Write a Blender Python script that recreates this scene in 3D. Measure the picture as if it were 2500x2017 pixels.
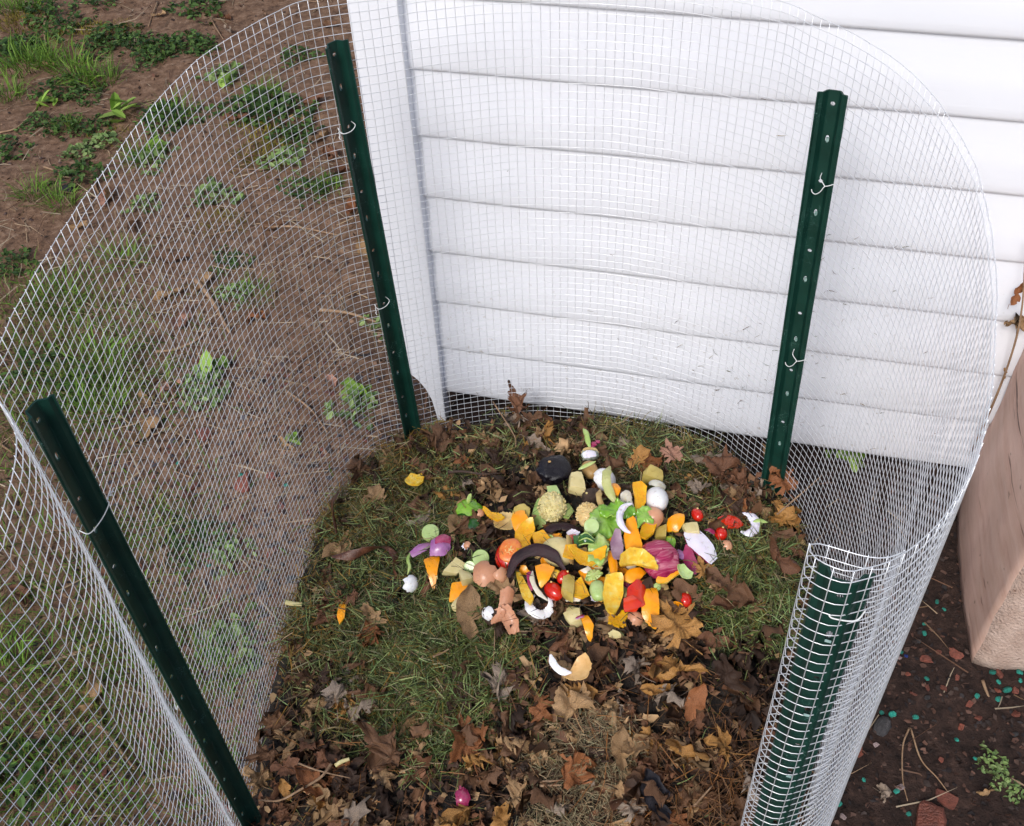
import bpy, math, random
import numpy as np
from mathutils import Vector, Matrix, Euler, noise as mn

# ------------------------------------------------------------------ camera, sky, sun, exposure
scene = bpy.context.scene
for o in list(bpy.data.objects):
    bpy.data.objects.remove(o, do_unlink=True)
COL = scene.collection
R = math.radians
rnd = random.Random(7)
nr = np.random.default_rng(11)

cam_data = bpy.data.cameras.new('camera')
cam = bpy.data.objects.new('camera', cam_data)
COL.objects.link(cam)
cam_data.sensor_fit = 'HORIZONTAL'
cam_data.sensor_width = 36.0
cam_data.lens = 36.0
cam_data.clip_start = 0.02
cam_data.clip_end = 400.0
PITCH, ROLL = R(45.35), R(-2.864)
f_ = Vector((0, math.cos(PITCH), -math.sin(PITCH)))
r_ = Vector((1, 0, 0))
u_ = r_.cross(f_)
r2 = math.cos(ROLL) * r_ + math.sin(ROLL) * u_
u2 = -math.sin(ROLL) * r_ + math.cos(ROLL) * u_
M = Matrix((r2, u2, -f_)).transposed().to_4x4()
M.translation = Vector((0, 0, 1.5))
cam.matrix_world = M
scene.camera = cam

world = bpy.data.worlds.new('World')
scene.world = world
world.use_nodes = True
wn = world.node_tree
wn.nodes.clear()
sky = wn.nodes.new('ShaderNodeTexSky')
sky.sky_type = 'NISHITA'
sky.sun_disc = False
SUN_ELEV, SUN_AZ = R(44), R(207)
sky.sun_elevation = SUN_ELEV
sky.sun_rotation = SUN_AZ
sky.air_density = 1.0
sky.dust_density = 2.2
sky.ozone_density = 1.0
bg = wn.nodes.new('ShaderNodeBackground')
bg.inputs['Strength'].default_value = 0.10
wo = wn.nodes.new('ShaderNodeOutputWorld')
wn.links.new(sky.outputs['Color'], bg.inputs['Color'])
wn.links.new(bg.outputs['Background'], wo.inputs['Surface'])

sun_data = bpy.data.lights.new('sun', 'SUN')
sun_data.energy = 1.5
sun_data.angle = R(20)
sun_data.color = (1.0, 0.985, 0.965)
sun = bpy.data.objects.new('sun', sun_data)
COL.objects.link(sun)
sd = Vector((math.sin(SUN_AZ) * math.cos(SUN_ELEV), math.cos(SUN_AZ) * math.cos(SUN_ELEV), math.sin(SUN_ELEV)))
sun.rotation_euler = sd.to_track_quat('Z', 'Y').to_euler()

vs = scene.view_settings
vs.view_transform = 'Standard'
vs.look = 'None'
vs.exposure = 0.66
vs.gamma = 1.0
vs.use_curve_mapping = False
scene.cycles.max_bounces = 8
scene.cycles.diffuse_bounces = 3
scene.cycles.glossy_bounces = 2
scene.cycles.transmission_bounces = 3
scene.cycles.debug_use_spatial_splits = True
scene.cycles.use_light_tree = False
scene.cycles.adaptive_threshold = 0.03

# ------------------------------------------------------------------ helpers
def link(o, parent=None):
    COL.objects.link(o)
    if parent is not None:
        o.parent = parent
    return o

def mesh(name, V, F, mats, smooth=True, midx=None, colors=None):
    me = bpy.data.meshes.new(name)
    me.from_pydata([tuple(v) for v in V], [], [tuple(int(i) for i in f) for f in F])
    for m in (mats if isinstance(mats, (list, tuple)) else [mats]):
        me.materials.append(m)
    if smooth:
        me.polygons.foreach_set('use_smooth', [True] * len(me.polygons))
    if midx is not None:
        me.polygons.foreach_set('material_index', midx)
    if colors is not None:
        at = me.color_attributes.new('Col', 'FLOAT_COLOR', 'POINT')
        c = np.ones((len(V), 4), np.float32)
        c[:, :3] = colors
        at.data.foreach_set('color', c.ravel())
    me.update()
    return me

def obj(name, me, loc=(0, 0, 0), rot=(0, 0, 0), scale=(1, 1, 1), parent=None,
        label=None, cat=None, group=None, kind=None, color=None):
    o = bpy.data.objects.new(name, me)
    o.location = loc
    o.rotation_euler = rot
    o.scale = (scale, scale, scale) if isinstance(scale, (int, float)) else scale
    link(o, parent)
    if label: o['label'] = label
    if cat: o['category'] = cat
    if group: o['group'] = group
    if kind: o['kind'] = kind
    if color is not None:
        o.color = (*color[:3], 1)
    return o

def screen_x(p):
    v = Vector(p) - Vector((0, 0, 1.5))
    return v.dot(r2) / v.dot(f_)
ORD = ['leftmost', 'second from the left', 'third from the left', 'fourth from the left', 'fifth from the left', 'sixth from the left', 'seventh from the left', 'eighth from the left', 'ninth from the left', 'tenth from the left']
ORD += [w + ' from the left' for w in ('eleventh', 'twelfth', 'thirteenth', 'fourteenth', 'fifteenth', 'sixteenth', 'seventeenth', 'eighteenth', 'nineteenth', 'twentieth')]
def tell_apart(objs):
    """things with the same wording are told apart by their order in the picture"""
    by = {}
    for o in objs: by.setdefault(o['label'], []).append(o)
    for lab, l in by.items():
        if len(l) > 1:
            for k, o in enumerate(sorted(l, key=lambda q: screen_x(q.location))):
                o['label'] = lab + ', ' + (ORD[k] if len(l) > 2 else ('the left one', 'the right one')[k]) if k < len(ORD) else lab

def fbm(x, y, z=0.0, oct=3):
    s, a, f = 0.0, 1.0, 1.0
    for _ in range(oct):
        s += a * mn.noise(Vector((x * f, y * f, z * f + 3.7)))
        a *= 0.5
        f *= 2.03
    return s

# --- materials
def new_mat(name):
    m = bpy.data.materials.new(name)
    m.use_nodes = True
    nt = m.node_tree
    b = nt.nodes['Principled BSDF']
    return m, nt, b

def N(nt, typ, **kw):
    n = nt.nodes.new(typ)
    for k, v in kw.items():
        if k.startswith('i_'):
            n.inputs[k[2:].replace('_', ' ')].default_value = v
        else:
            setattr(n, k, v)
    return n

def ramp(nt, fac, stops):
    n = nt.nodes.new('ShaderNodeValToRGB')
    el = n.color_ramp.elements
    while len(el) < len(stops): el.new(0.5)
    for e, (p, c) in zip(el, stops):
        e.position = p
        e.color = (*c, 1)
    nt.links.new(fac, n.inputs['Fac'])
    return n.outputs['Color']

def mixc(nt, a, b, fac, typ='MIX'):
    n = nt.nodes.new('ShaderNodeMix')
    n.data_type = 'RGBA'
    n.blend_type = typ
    for s, v in ((n.inputs[6], a), (n.inputs[7], b), (n.inputs[0], fac)):
        if hasattr(v, 'is_linked'): nt.links.new(v, s)
        elif isinstance(v, (int, float)): s.default_value = v
        else: s.default_value = (*v, 1)
    return n.outputs[2]

def coords(nt, which='Object'):
    return nt.nodes.new('ShaderNodeTexCoord').outputs[which]

def noise_tex(nt, vec, scale, detail=4, rough=0.55, dist=0.0):
    n = nt.nodes.new('ShaderNodeTexNoise')
    n.inputs['Scale'].default_value = scale
    n.inputs['Detail'].default_value = detail
    n.inputs['Roughness'].default_value = rough
    n.inputs['Distortion'].default_value = dist
    if vec is not None: nt.links.new(vec, n.inputs['Vector'])
    return n.outputs['Fac']

def bump(nt, b, h, strength=0.3, dist=0.002):
    n = nt.nodes.new('ShaderNodeBump')
    n.inputs['Strength'].default_value = strength
    n.inputs['Distance'].default_value = dist
    nt.links.new(h, n.inputs['Height'])
    nt.links.new(n.outputs['Normal'], b.inputs['Normal'])

def food(name, c1, c2, scale=60, rough=0.4, sss=0.15, bstr=0.25, bdist=0.001, c3=None, spec=0.5, dark=None):
    """two colour mottled organic surface with fine relief"""
    m, nt, b = new_mat(name)
    oi = nt.nodes.new('ShaderNodeObjectInfo')
    ofs = N(nt, 'ShaderNodeVectorMath', operation='ADD')
    sc_ = N(nt, 'ShaderNodeMath', operation='MULTIPLY'); sc_.inputs[1].default_value = 7.0
    nt.links.new(oi.outputs['Random'], sc_.inputs[0]); nt.links.new(sc_.outputs[0], ofs.inputs[1]); nt.links.new(coords(nt), ofs.inputs[0])
    co = ofs.outputs[0]
    n1 = noise_tex(nt, co, scale, 4)
    st = [(0.3, c1), (0.7, c2)] if c3 is None else [(0.25, c1), (0.5, c2), (0.75, c3)]
    col = ramp(nt, n1, st)
    if dark is not None:
        n3 = noise_tex(nt, co, scale * 3.1, 2)
        k = ramp(nt, n3, [(0.66, (0, 0, 0)), (0.74, (1, 1, 1))])
        col = mixc(nt, col, dark, k)
    if sss:                                     # bruises and smears of compost
        n5 = noise_tex(nt, co, 75, 5, 0.7)
        k5 = ramp(nt, n5, [(0.58, (0, 0, 0)), (0.70, (0.42, 0.42, 0.42))])
        col = mixc(nt, col, mixc(nt, col, (0.30, 0.17, 0.07), 1.0, 'MULTIPLY'), k5)
    nt.links.new(col, b.inputs['Base Color'])
    b.inputs['Roughness'].default_value = rough
    b.inputs['Specular IOR Level'].default_value = spec
    if sss:
        b.inputs['Coat Weight'].default_value = 0.35       # damp
        b.inputs['Coat Roughness'].default_value = 0.18
        b.inputs['Subsurface Weight'].default_value = sss
        b.inputs['Subsurface Radius'].default_value = (0.006, 0.004, 0.002)
        b.inputs['Subsurface Scale'].default_value = 0.5
    n2 = noise_tex(nt, co, scale * 8, 3)
    bump(nt, b, n2, bstr, bdist)
    return m

def attr_mat(name, rough=0.6, transl=0.25, spec=0.3):
    """colour comes from each blade's or crumb's own colour attribute"""
    m, nt, b = new_mat(name)
    a = N(nt, 'ShaderNodeAttribute', attribute_name='Col')
    nt.links.new(a.outputs['Color'], b.inputs['Base Color'])
    b.inputs['Roughness'].default_value = rough
    b.inputs['Specular IOR Level'].default_value = spec
    if transl:
        t = nt.nodes.new('ShaderNodeBsdfTranslucent')
        nt.links.new(a.outputs['Color'], t.inputs['Color'])
        mx = nt.nodes.new('ShaderNodeMixShader')
        mx.inputs[0].default_value = transl
        nt.links.new(b.outputs[0], mx.inputs[1])
        nt.links.new(t.outputs[0], mx.inputs[2])
        nt.links.new(mx.outputs[0], nt.nodes['Material Output'].inputs['Surface'])
    return m

def leaf_mat(name, transl=0.15, rough=0.6, veins=True):
    """dry or green leaf: the object's own colour, mottled, with veins"""
    m, nt, b = new_mat(name)
    oi = nt.nodes.new('ShaderNodeObjectInfo')
    co = coords(nt)
    mp = nt.nodes.new('ShaderNodeVectorMath'); mp.operation = 'ADD'
    nt.links.new(co, mp.inputs[0])
    cx = nt.nodes.new('ShaderNodeCombineXYZ')
    nt.links.new(oi.outputs['Random'], cx.inputs[2])
    nt.links.new(cx.outputs[0], mp.inputs[1])
    n1 = noise_tex(nt, mp.outputs[0], 45, 5, 0.65)
    shade = ramp(nt, n1, [(0.28, (0.32, 0.26, 0.22)), (0.52, (0.95, 0.95, 0.95)), (0.75, (1.45, 1.3, 1.1))])
    col = mixc(nt, oi.outputs['Color'], shade, 1.0, 'MULTIPLY')
    n3 = noise_tex(nt, mp.outputs[0], 160, 2)
    spots = ramp(nt, n3, [(0.62, (0, 0, 0)), (0.70, (0.7, 0.7, 0.7))])
    col = mixc(nt, col, (0.03, 0.018, 0.01), spots)
    nt.links.new(col, b.inputs['Base Color'])
    b.inputs['Roughness'].default_value = rough
    b.inputs['Specular IOR Level'].default_value = 0.35
    n2 = noise_tex(nt, mp.outputs[0], 220, 3)
    bump(nt, b, n2, 0.5, 0.001)
    if transl:
        t = nt.nodes.new('ShaderNodeBsdfTranslucent')
        nt.links.new(col, t.inputs['Color'])
        mx = nt.nodes.new('ShaderNodeMixShader')
        mx.inputs[0].default_value = transl
        nt.links.new(b.outputs[0], mx.inputs[1])
        nt.links.new(t.outputs[0], mx.inputs[2])
        nt.links.new(mx.outputs[0], nt.nodes['Material Output'].inputs['Surface'])
    return m

# ------------------------------------------------------------------ the pile's surface
# <HFUN>
HP = np.array([(-.47,.66,.02),(-.42,.66,.035),(-.415,.81,.045),(-.39,.97,.065),(-.36,1.11,.085),(-.32,1.19,.10),(-.27,1.27,.11),
 (-.19,1.30,.16),(0,1.34,.14),(.19,1.31,.125),(.33,1.24,.15),(.43,1.1,.20),(.455,1.0,.20),(.46,.9,.19),(.42,.75,.16),(.36,.6,.13),
 (0,.95,.19),(.12,1.0,.21),(.25,1.0,.205),(0,1.15,.17),(.2,1.15,.175),(0,.75,.165),(.2,.75,.18),(.3,.6,.14),(0,.55,.115),(-.2,.6,.095),
 (-.2,.9,.135),(-.3,.8,.085),(-.2,1.1,.14),(.35,.85,.19),(-.3,.45,.04),(.1,.35,.07),(.3,.4,.10),(-.1,.2,.03),(.2,.2,.03)])
def pile_height(x, y):
    d2 = (HP[:, 0] - x) ** 2 + (HP[:, 1] - y) ** 2
    w = np.exp(-d2 / (2 * 0.095 ** 2)) + 1e-9
    h = float((w * HP[:, 2]).sum() / w.sum())
    h += 0.011 * math.sin(x * 31 + 1.3 * math.sin(y * 17)) * math.sin(y * 27 + 2.0 * math.sin(x * 13))
    h += 0.005 * math.sin(x * 63 + y * 21) * math.sin(y * 71 - x * 33)
    return h
# </HFUN>

# ------------------------------------------------------------------ ground
def soil_material():
    m, nt, b = new_mat('bare soil')
    co = coords(nt)
    n1 = noise_tex(nt, co, 2.2, 6, 0.6)
    n2 = noise_tex(nt, co, 38, 6, 0.7)
    n3 = noise_tex(nt, co, 190, 4, 0.7)
    dry = ramp(nt, n2, [(0.30, (0.070, 0.040, 0.026)), (0.5, (0.180, 0.104, 0.064)), (0.72, (0.31, 0.205, 0.138))])
    wet = ramp(nt, n2, [(0.32, (0.012, 0.008, 0.007)), (0.55, (0.040, 0.024, 0.019)), (0.75, (0.085, 0.05, 0.038))])
    # dark moist mulch by the house, paler trodden dirt out on the left
    sx = nt.nodes.new('ShaderNodeSeparateXYZ'); nt.links.new(co, sx.inputs[0])
    ad = N(nt, 'ShaderNodeMath', operation='MULTIPLY_ADD'); ad.inputs[1].default_value = 1.3; ad.inputs[2].default_value = 0.50
    nt.links.new(sx.outputs[0], ad.inputs[0])
    ad2 = N(nt, 'ShaderNodeMath', operation='MULTIPLY_ADD'); ad2.inputs[1].default_value = 0.9
    nt.links.new(n1, ad2.inputs[0]); nt.links.new(ad.outputs[0], ad2.inputs[2])
    k = ramp(nt, ad2.outputs[0], [(0.42, (0, 0, 0)), (0.85, (1, 1, 1))])
    col = mixc(nt, dry, wet, k)
    nt.links.new(col, b.inputs['Base Color'])
    b.inputs['Roughness'].default_value = 0.9
    b.inputs['Specular IOR Level'].default_value = 0.2
    h = mixc(nt, n2, n3, 0.5)
    bump(nt, b, h, 0.9, 0.008)
    return m
M_soil = soil_material()

def ground_h(x, y):
    return 0.012 * fbm(x * 3.1, y * 3.1, 0, 3) + 0.004 * fbm(x * 21, y * 21, 5, 2) - 0.004

def build_ground():
    xs = np.concatenate([[-80, -30, -12, -6], np.linspace(-3.2, 1.4, 220), [2.5, 6, 20, 80]])
    ys = np.concatenate([[-80, -20, -5, -1.5], np.linspace(0.0, 4.6, 220), [6, 12, 30, 80]])
    V = []
    for y in ys:
        for x in xs:
            near = -3.3 < x < 1.5 and -0.1 < y < 4.7
            V.append((x, y, ground_h(x, y) if near else -0.004))
    nx = len(xs)
    F = [(j * nx + i, j * nx + i + 1, (j + 1) * nx + i + 1, (j + 1) * nx + i) for j in range(len(ys) - 1) for i in range(nx - 1)]
    obj('ground', mesh('ground', V, F, M_soil), kind='structure')
build_ground()

# ------------------------------------------------------------------ house with lap siding
YAW = -0.27735
WALL_D = 1.3940
def wall_to_world(u, z, out=0.0):
    c, s = math.cos(YAW), math.sin(YAW)
    d = WALL_D - out
    return Vector((u * c - d * s, u * s + d * c, z))

def vinyl_material():
    m, nt, b = new_mat('white vinyl siding')
    co = coords(nt)
    mp = nt.nodes.new('ShaderNodeMapping'); mp.inputs['Scale'].default_value = (3, 3, 60)
    nt.links.new(co, mp.inputs[0])
    n1 = noise_tex(nt, mp.outputs[0], 6, 5, 0.6)
    n2 = noise_tex(nt, co, 2.5, 4)
    col = mixc(nt, (0.765, 0.775, 0.825), (0.815, 0.825, 0.86), n2)
    n4 = noise_tex(nt, co, 90, 3, 0.6)
    sx = nt.nodes.new('ShaderNodeSeparateXYZ'); nt.links.new(co, sx.inputs[0])
    low = ramp(nt, sx.outputs[2], [(0.05, (0.75, 0.75, 0.75)), (0.55, (0.0, 0.0, 0.0))])
    dk = ramp(nt, n4, [(0.63, (0, 0, 0)), (0.72, (1, 1, 1))])
    dirt = mixc(nt, dk, low, 1.0, 'MULTIPLY')
    col = mixc(nt, col, (0.42, 0.37, 0.31), dirt)          # soil splashed on the lowest boards
    nt.links.new(col, b.inputs['Base Color'])
    b.inputs['Roughness'].default_value = 0.42
    b.inputs['Specular IOR Level'].default_value = 0.4
    bump(nt, b, n1, 0.12, 0.002)
    return m
M_vinyl = vinyl_material()
M_conc = food('foundation concrete with gap shade', (0.018, 0.017, 0.017), (0.04, 0.038, 0.037), 20, 0.95, 0, 0.6, 0.003)  # near-black colour carries the shade of the gap below the siding

house = obj('house', None, (0, 0, 0), (0, 0, YAW), label='house wall of white horizontal lap siding with a white corner trim', cat='house')
E_ = 0.1143
Z0 = 0.0734
U_IN, U_OUT, U_END = -0.531, -0.606, 4.6
def siding_board(k, u0, u1, axis=0):
    """one lap board: flat top tucked under the next, slight belly, rolled butt edge"""
    zb, zt = Z0 + k * E_, Z0 + (k + 1) * E_
    prof = [(zb + 0.003, -0.004), (zb, 0.0036), (zb + 0.002, 0.0062), (zb + 0.007, 0.0076), (zb + 0.018, 0.0078), (zb + 0.038, 0.0072),
            (zb + 0.050, 0.0066), (zb + 0.060, 0.0054), (zb + 0.078, 0.0036), (zb + 0.100, 0.0014), (zt + 0.004, 0.0)]
    us = list(np.linspace(u0, min(u1, 1.6), 60)) + ([u1] if u1 > 1.6 else [])
    V, F = [], []
    n = len(prof)
    for u in us:
        wz = 0.0010 * fbm(u * 2.3, k * 3.1, 0, 2)
        wy = 0.0020 * fbm(u * 2.9, k * 5.7, 9, 2)
        for i, (z, o) in enumerate(prof):
            e = 1.0 if i < 6 else 0.4
            bel = 0.0014 * fbm(u * 4, z * 9, 3, 2)
            if axis == 0: V.append((u, WALL_D - o - wy * e - bel * (i > 0), z + wz * e))
            else: V.append((U_OUT + 0.012 - o - wy * e, WALL_D + u, z + wz * e))
    for j in range(len(us) - 1):
        for i in range(n - 1):
            a = j * n + i
            F.append((a, a + n, a + n + 1, a + 1))
    return mesh('siding_board', V, F, M_vinyl)
for k in range(26):
    obj('siding_board', siding_board(k, U_IN - 0.004, U_END), parent=house)
for k in range(26):
    obj('siding_board', siding_board(k, 0.08, 3.5, 1), parent=house)

def prism(pts, y0, y1, axis='y'):
    """extrude a polygon given in (u, z) between two depths"""
    n = len(pts)
    V = [(u, y0, z) for u, z in pts] + [(u, y1, z) for u, z in pts]
    F = [tuple(range(n)), tuple(range(2 * n - 1, n - 1, -1))]
    F += [(i, i + n, (i + 1) % n + n, (i + 1) % n) for i in range(n)]
    return V, F
# corner trim: front leaf with its gnawed lower corner, side leaf, and the channel lip by the boards
arc = [(U_OUT, 0.16), (U_OUT + 0.012, 0.125), (U_OUT + 0.026, 0.112), (U_OUT + 0.040, 0.090), (U_OUT + 0.050, 0.062), (U_OUT + 0.055, 0.028), (U_OUT + 0.058, 0.006)]
V, F = prism([(U_IN, 3.04), (U_OUT, 3.04)] + arc + [(U_IN, 0.006)], WALL_D - 0.024, WALL_D - 0.021)
trim = obj('corner_trim', mesh('corner_trim', V, F, M_vinyl, False), parent=house)
V, F = prism([(U_OUT, 3.04), (U_OUT - 0.003, 3.04), (U_OUT - 0.003, 0.17), (U_OUT, 0.17)], WALL_D - 0.024, WALL_D + 0.07)
obj('side_leaf', mesh('side_leaf', V, F, M_vinyl, False), parent=trim)
V, F = prism([(U_IN, 3.04), (U_IN - 0.002, 3.04), (U_IN - 0.002, 0.006), (U_IN, 0.006)], WALL_D - 0.0209, WALL_D + 0.004)
obj('channel_lip', mesh('channel_lip', V, F, M_vinyl, False), parent=trim)
V, F = prism([(U_OUT + 0.03, -0.15), (U_END, -0.15), (U_END, 3.0), (U_OUT + 0.03, 3.0)], WALL_D + 0.10, WALL_D + 3.4)
obj('foundation', mesh('foundation', V, F, M_conc, False), parent=house)
# roof slope above, out of the picture
M_roof = food('grey roof shingle', (0.06, 0.06, 0.065), (0.12, 0.12, 0.12), 12, 0.9, 0, 0.5, 0.01)
V = [(U_OUT - 0.25, WALL_D - 0.3, 3.02), (U_END, WALL_D - 0.3, 3.02), (U_END, WALL_D + 2.0, 4.1), (U_OUT - 0.25, WALL_D + 2.0, 4.1),
     (U_OUT - 0.25, WALL_D - 0.3, 3.06), (U_END, WALL_D - 0.3, 3.06), (U_END, WALL_D + 2.0, 4.14), (U_OUT - 0.25, WALL_D + 2.0, 4.14),
     (U_OUT - 0.25, WALL_D + 4.3, 3.02), (U_END, WALL_D + 4.3, 3.02), (U_OUT - 0.25, WALL_D + 4.3, 3.06), (U_END, WALL_D + 4.3, 3.06)]
F = [(0, 3, 2, 1), (4, 5, 6, 7), (0, 1, 5, 4), (3, 8, 9, 2), (7, 6, 11, 10), (8, 10, 11, 9), (0, 4, 7, 3), (1, 2, 6, 5), (3, 7, 10, 8), (2, 9, 11, 6)]
obj('roof', mesh('roof', V, F, M_roof, False), parent=house)
# short white trim board that starts low on the wall beside the timber block
V, F = prism([(0.545, 0.0), (0.573, 0.0), (0.573, 0.345), (0.545, 0.345)], WALL_D - 0.034, WALL_D - 0.0165)
obj('trim_board', mesh('trim_board', V, F, M_vinyl, False), parent=house)

# ------------------------------------------------------------------ weathered timber block against the wall
def timber():
    m, nt, b = new_mat('weathered pinkish timber')
    co = coords(nt)
    mp = nt.nodes.new('ShaderNodeMapping'); mp.inputs['Scale'].default_value = (26, 2.2, 26)
    nt.links.new(co, mp.inputs[0])
    n1 = noise_tex(nt, mp.outputs[0], 1.6, 6, 0.65, 0.6)
    n2 = noise_tex(nt, co, 9, 4)
    base = ramp(nt, n1, [(0.25, (0.54, 0.33, 0.26)), (0.45, (0.66, 0.45, 0.36)), (0.7, (0.72, 0.53, 0.44))])
    base = mixc(nt, base, ramp(nt, n2, [(0.3, (0.80, 0.74, 0.70)), (0.7, (1.05, 1.0, 1.0))]), 1.0, 'MULTIPLY')
    mp2 = nt.nodes.new('ShaderNodeMapping'); mp2.inputs['Scale'].default_value = (34, 3.2, 34)
    nt.links.new(co, mp2.inputs[0])
    n3 = noise_tex(nt, mp2.outputs[0], 1.2, 3, 0.5, 0.4)
    cr = ramp(nt, n3, [(0.29, (1, 1, 1)), (0.34, (0, 0, 0))])
    col = mixc(nt, base, (0.16, 0.085, 0.06), cr)
    n5 = noise_tex(nt, co, 60, 3)
    sp = ramp(nt, n5, [(0.68, (0, 0, 0)), (0.76, (0.8, 0.8, 0.8))])
    col = mixc(nt, col, (0.20, 0.13, 0.09), sp)
    nt.links.new(col, b.inputs['Base Color'])
    b.inputs['Roughness'].default_value = 0.75
    bump(nt, b, n1, 0.4, 0.003)
    m2 = food('rough sawn timber end', (0.42, 0.29, 0.23), (0.62, 0.47, 0.39), 28, 0.85, 0, 0.9, 0.005, dark=(0.22, 0.13, 0.09))
    L, Wd, Hh = 0.37, 0.42, 0.46
    nx, ny, nz = 12, 16, 16
    V, F, MI = [], [], []
    idx = {}
    def vert(i, j, k):
        key = (i, j, k)
        if key in idx: return idx[key]
        x, y, z = i / nx * Wd, j / ny * L, k / nz * Hh
        # rounded, chipped arrises
        c = Vector((Wd / 2, L / 2, Hh / 2)); p = Vector((x, y, z)); r = 0.006
        q = Vector((min(max(p.x, r), Wd - r), min(max(p.y, r), L - r), min(max(p.z, r), Hh - r)))
        d = p - q
        if d.length > 1e-6: p = q + d.normalized() * min(d.length, r * (1 + 0.25 * fbm(x * 30, y * 30, z * 30, 2)))
        a = 0.006
        p.x += a * fbm(y * 7, z * 7, 1, 3) - 0.012 * math.sin(math.pi * y / L) * (1 if i == 0 else 0)
        p.y += a * fbm(x * 9, z * 9, 4, 3) * (1.8 if j == 0 else 1)
        p.z += 0.004 * fbm(x * 8, y * 8, 7, 2)
        idx[key] = len(V); V.append(p); return idx[key]
    for i in range(nx):
        for j in range(ny):
            F.append((vert(i, j, nz), vert(i + 1, j, nz), vert(i + 1, j + 1, nz), vert(i, j + 1, nz))); MI.append(0)
            F.append((vert(i, j, 0), vert(i, j + 1, 0), vert(i + 1, j + 1, 0), vert(i + 1, j, 0))); MI.append(0)
    for j in range(ny):
        for k in range(nz):
            F.append((vert(0, j, k), vert(0, j, k + 1), vert(0, j + 1, k + 1), vert(0, j + 1, k))); MI.append(0)
            F.append((vert(nx, j, k), vert(nx, j + 1, k), vert(nx, j + 1, k + 1), vert(nx, j, k + 1))); MI.append(0)
    for i in range(nx):
        for k in range(nz):
            F.append((vert(i, 0, k), vert(i + 1, 0, k), vert(i + 1, 0, k + 1), vert(i, 0, k + 1))); MI.append(1)
            F.append((vert(i, ny, k), vert(i, ny, k + 1), vert(i + 1, ny, k + 1), vert(i + 1, ny, k))); MI.append(1)
    me = mesh('timber_block', V, F, [m, m2], True, MI)
    g = Vector((*(0.7284, 0.8622), 0))
    obj('timber_block', me, (g.x, g.y, -0.012), (0, 0, YAW - 0.01), label='pinkish tan weathered timber block standing by the house at the right edge', cat='timber')
timber()

# ------------------------------------------------------------------ galvanised wire cylinder
def galv():
    m, nt, b = new_mat('galvanised wire')
    co = coords(nt)
    n = noise_tex(nt, co, 40, 3)
    col = ramp(nt, n, [(0.3, (0.70, 0.72, 0.75)), (0.7, (0.84, 0.85, 0.87))])
    nt.links.new(col, b.inputs['Base Color'])
    b.inputs['Metallic'].default_value = 0.5
    b.inputs['Roughness'].default_value = 0.34
    return m
M_galv = galv()

RIM = [(-0.31, 0.02), (-0.385, 0.10), (-0.425, 0.20), (-0.425, 0.30), (-0.3659, 0.4368), (-0.3623, 0.4578), (-0.3636, 0.4793), (-0.3647, 0.4990), (-0.3674, 0.5175), (-0.3716, 0.5343), (-0.3791, 0.5539), (-0.3905, 0.5723), (-0.4074, 0.5954),
       (-0.4225, 0.6198), (-0.4227, 0.6497), (-0.4233, 0.6903), (-0.4210, 0.7323), (-0.4182, 0.7760), (-0.4081, 0.8640), (-0.3920, 0.9674), (-0.3779, 1.0448), (-0.3614, 1.1058), (-0.3418, 1.1620), (-0.3081, 1.2174), (-0.2723, 1.2659), (-0.2393, 1.2968),
       (-0.160, 1.318), (-0.09, 1.338), (0.0, 1.347), (0.09, 1.342), (0.18, 1.322), (0.27, 1.285),
       (0.3553, 1.2274), (0.3865, 1.1826), (0.4274, 1.1168), (0.4550, 1.0284), (0.4626, 0.9209), (0.4516, 0.8104), (0.4164, 0.6802), (0.3877, 0.6040), (0.3601, 0.5373), (0.3342, 0.4866), (0.3134, 0.4554), (0.2853, 0.4231), (0.2611, 0.4029),
       (0.2410, 0.3908), (0.2239, 0.3860), (0.2123, 0.3841), (0.2011, 0.3890), (0.1933, 0.3964), (0.1911, 0.4029), (0.1946, 0.4084), (0.2040, 0.4058), (0.2165, 0.4000), (0.2273, 0.3953), (0.2397, 0.3936), (0.2528, 0.3980)]
def catmull(P, n=24):
    P = [Vector(p) for p in P]
    P = [2 * P[0] - P[1]] + P + [2 * P[-1] - P[-2]]
    out = []
    for i in range(1, len(P) - 2):
        a, b, c, d = P[i - 1:i + 3]
        for k in range(n):
            t = k / n
            out.append(0.5 * ((2 * b) + (c - a) * t + (2 * a - 5 * b + 4 * c - d) * t * t + (3 * b - a - 3 * c + d) * t ** 3))
    out.append(P[-2])
    return out
def resample(P, step):
    L = [0]
    for a, b in zip(P[:-1], P[1:]): L.append(L[-1] + (b - a).length)
    n = int(L[-1] / step)
    out, j = [], 0
    for i in range(n + 1):
        s = i * step
        while j < len(L) - 2 and L[j + 1] < s: j += 1
        t = (s - L[j]) / max(1e-9, L[j + 1] - L[j])
        out.append(P[j].lerp(P[j + 1], t))
    return out
PITCHW = 0.0127
ring = resample(catmull(RIM), PITCHW / 2)
NR = len(ring)
def ring_normal(i):
    a, b = ring[max(0, i - 1)], ring[min(NR - 1, i + 1)]
    t = (b - a).normalized()
    return Vector((-t.y, t.x))
RIM_Z = 0.95
def ring_pt(i, z):
    """point of the wire cloth: the rim path carried down, with the dents of handled cloth"""
    p = ring[i]
    s = i * PITCHW / 2
    k = min(1.0, (RIM_Z - z) / 0.25)
    dmp = 0.25 if i > NR - 66 else 1.0
    d = (0.0045 * fbm(s * 7, z * 5, 0, 2) * k + 0.0012 * fbm(s * 22, z * 18, 2, 2)) * dmp
    n = ring_normal(i)
    lx = 0.024 * (RIM_Z - z) * min(1.0, max(0.0, (i - (NR - 60)) / 28))     # the folded end leans with its post
    return Vector((p.x + lx + n.x * d, p.y + n.y * d, z + 0.0012 * fbm(s * 9, 0, 4, 2)))
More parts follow.
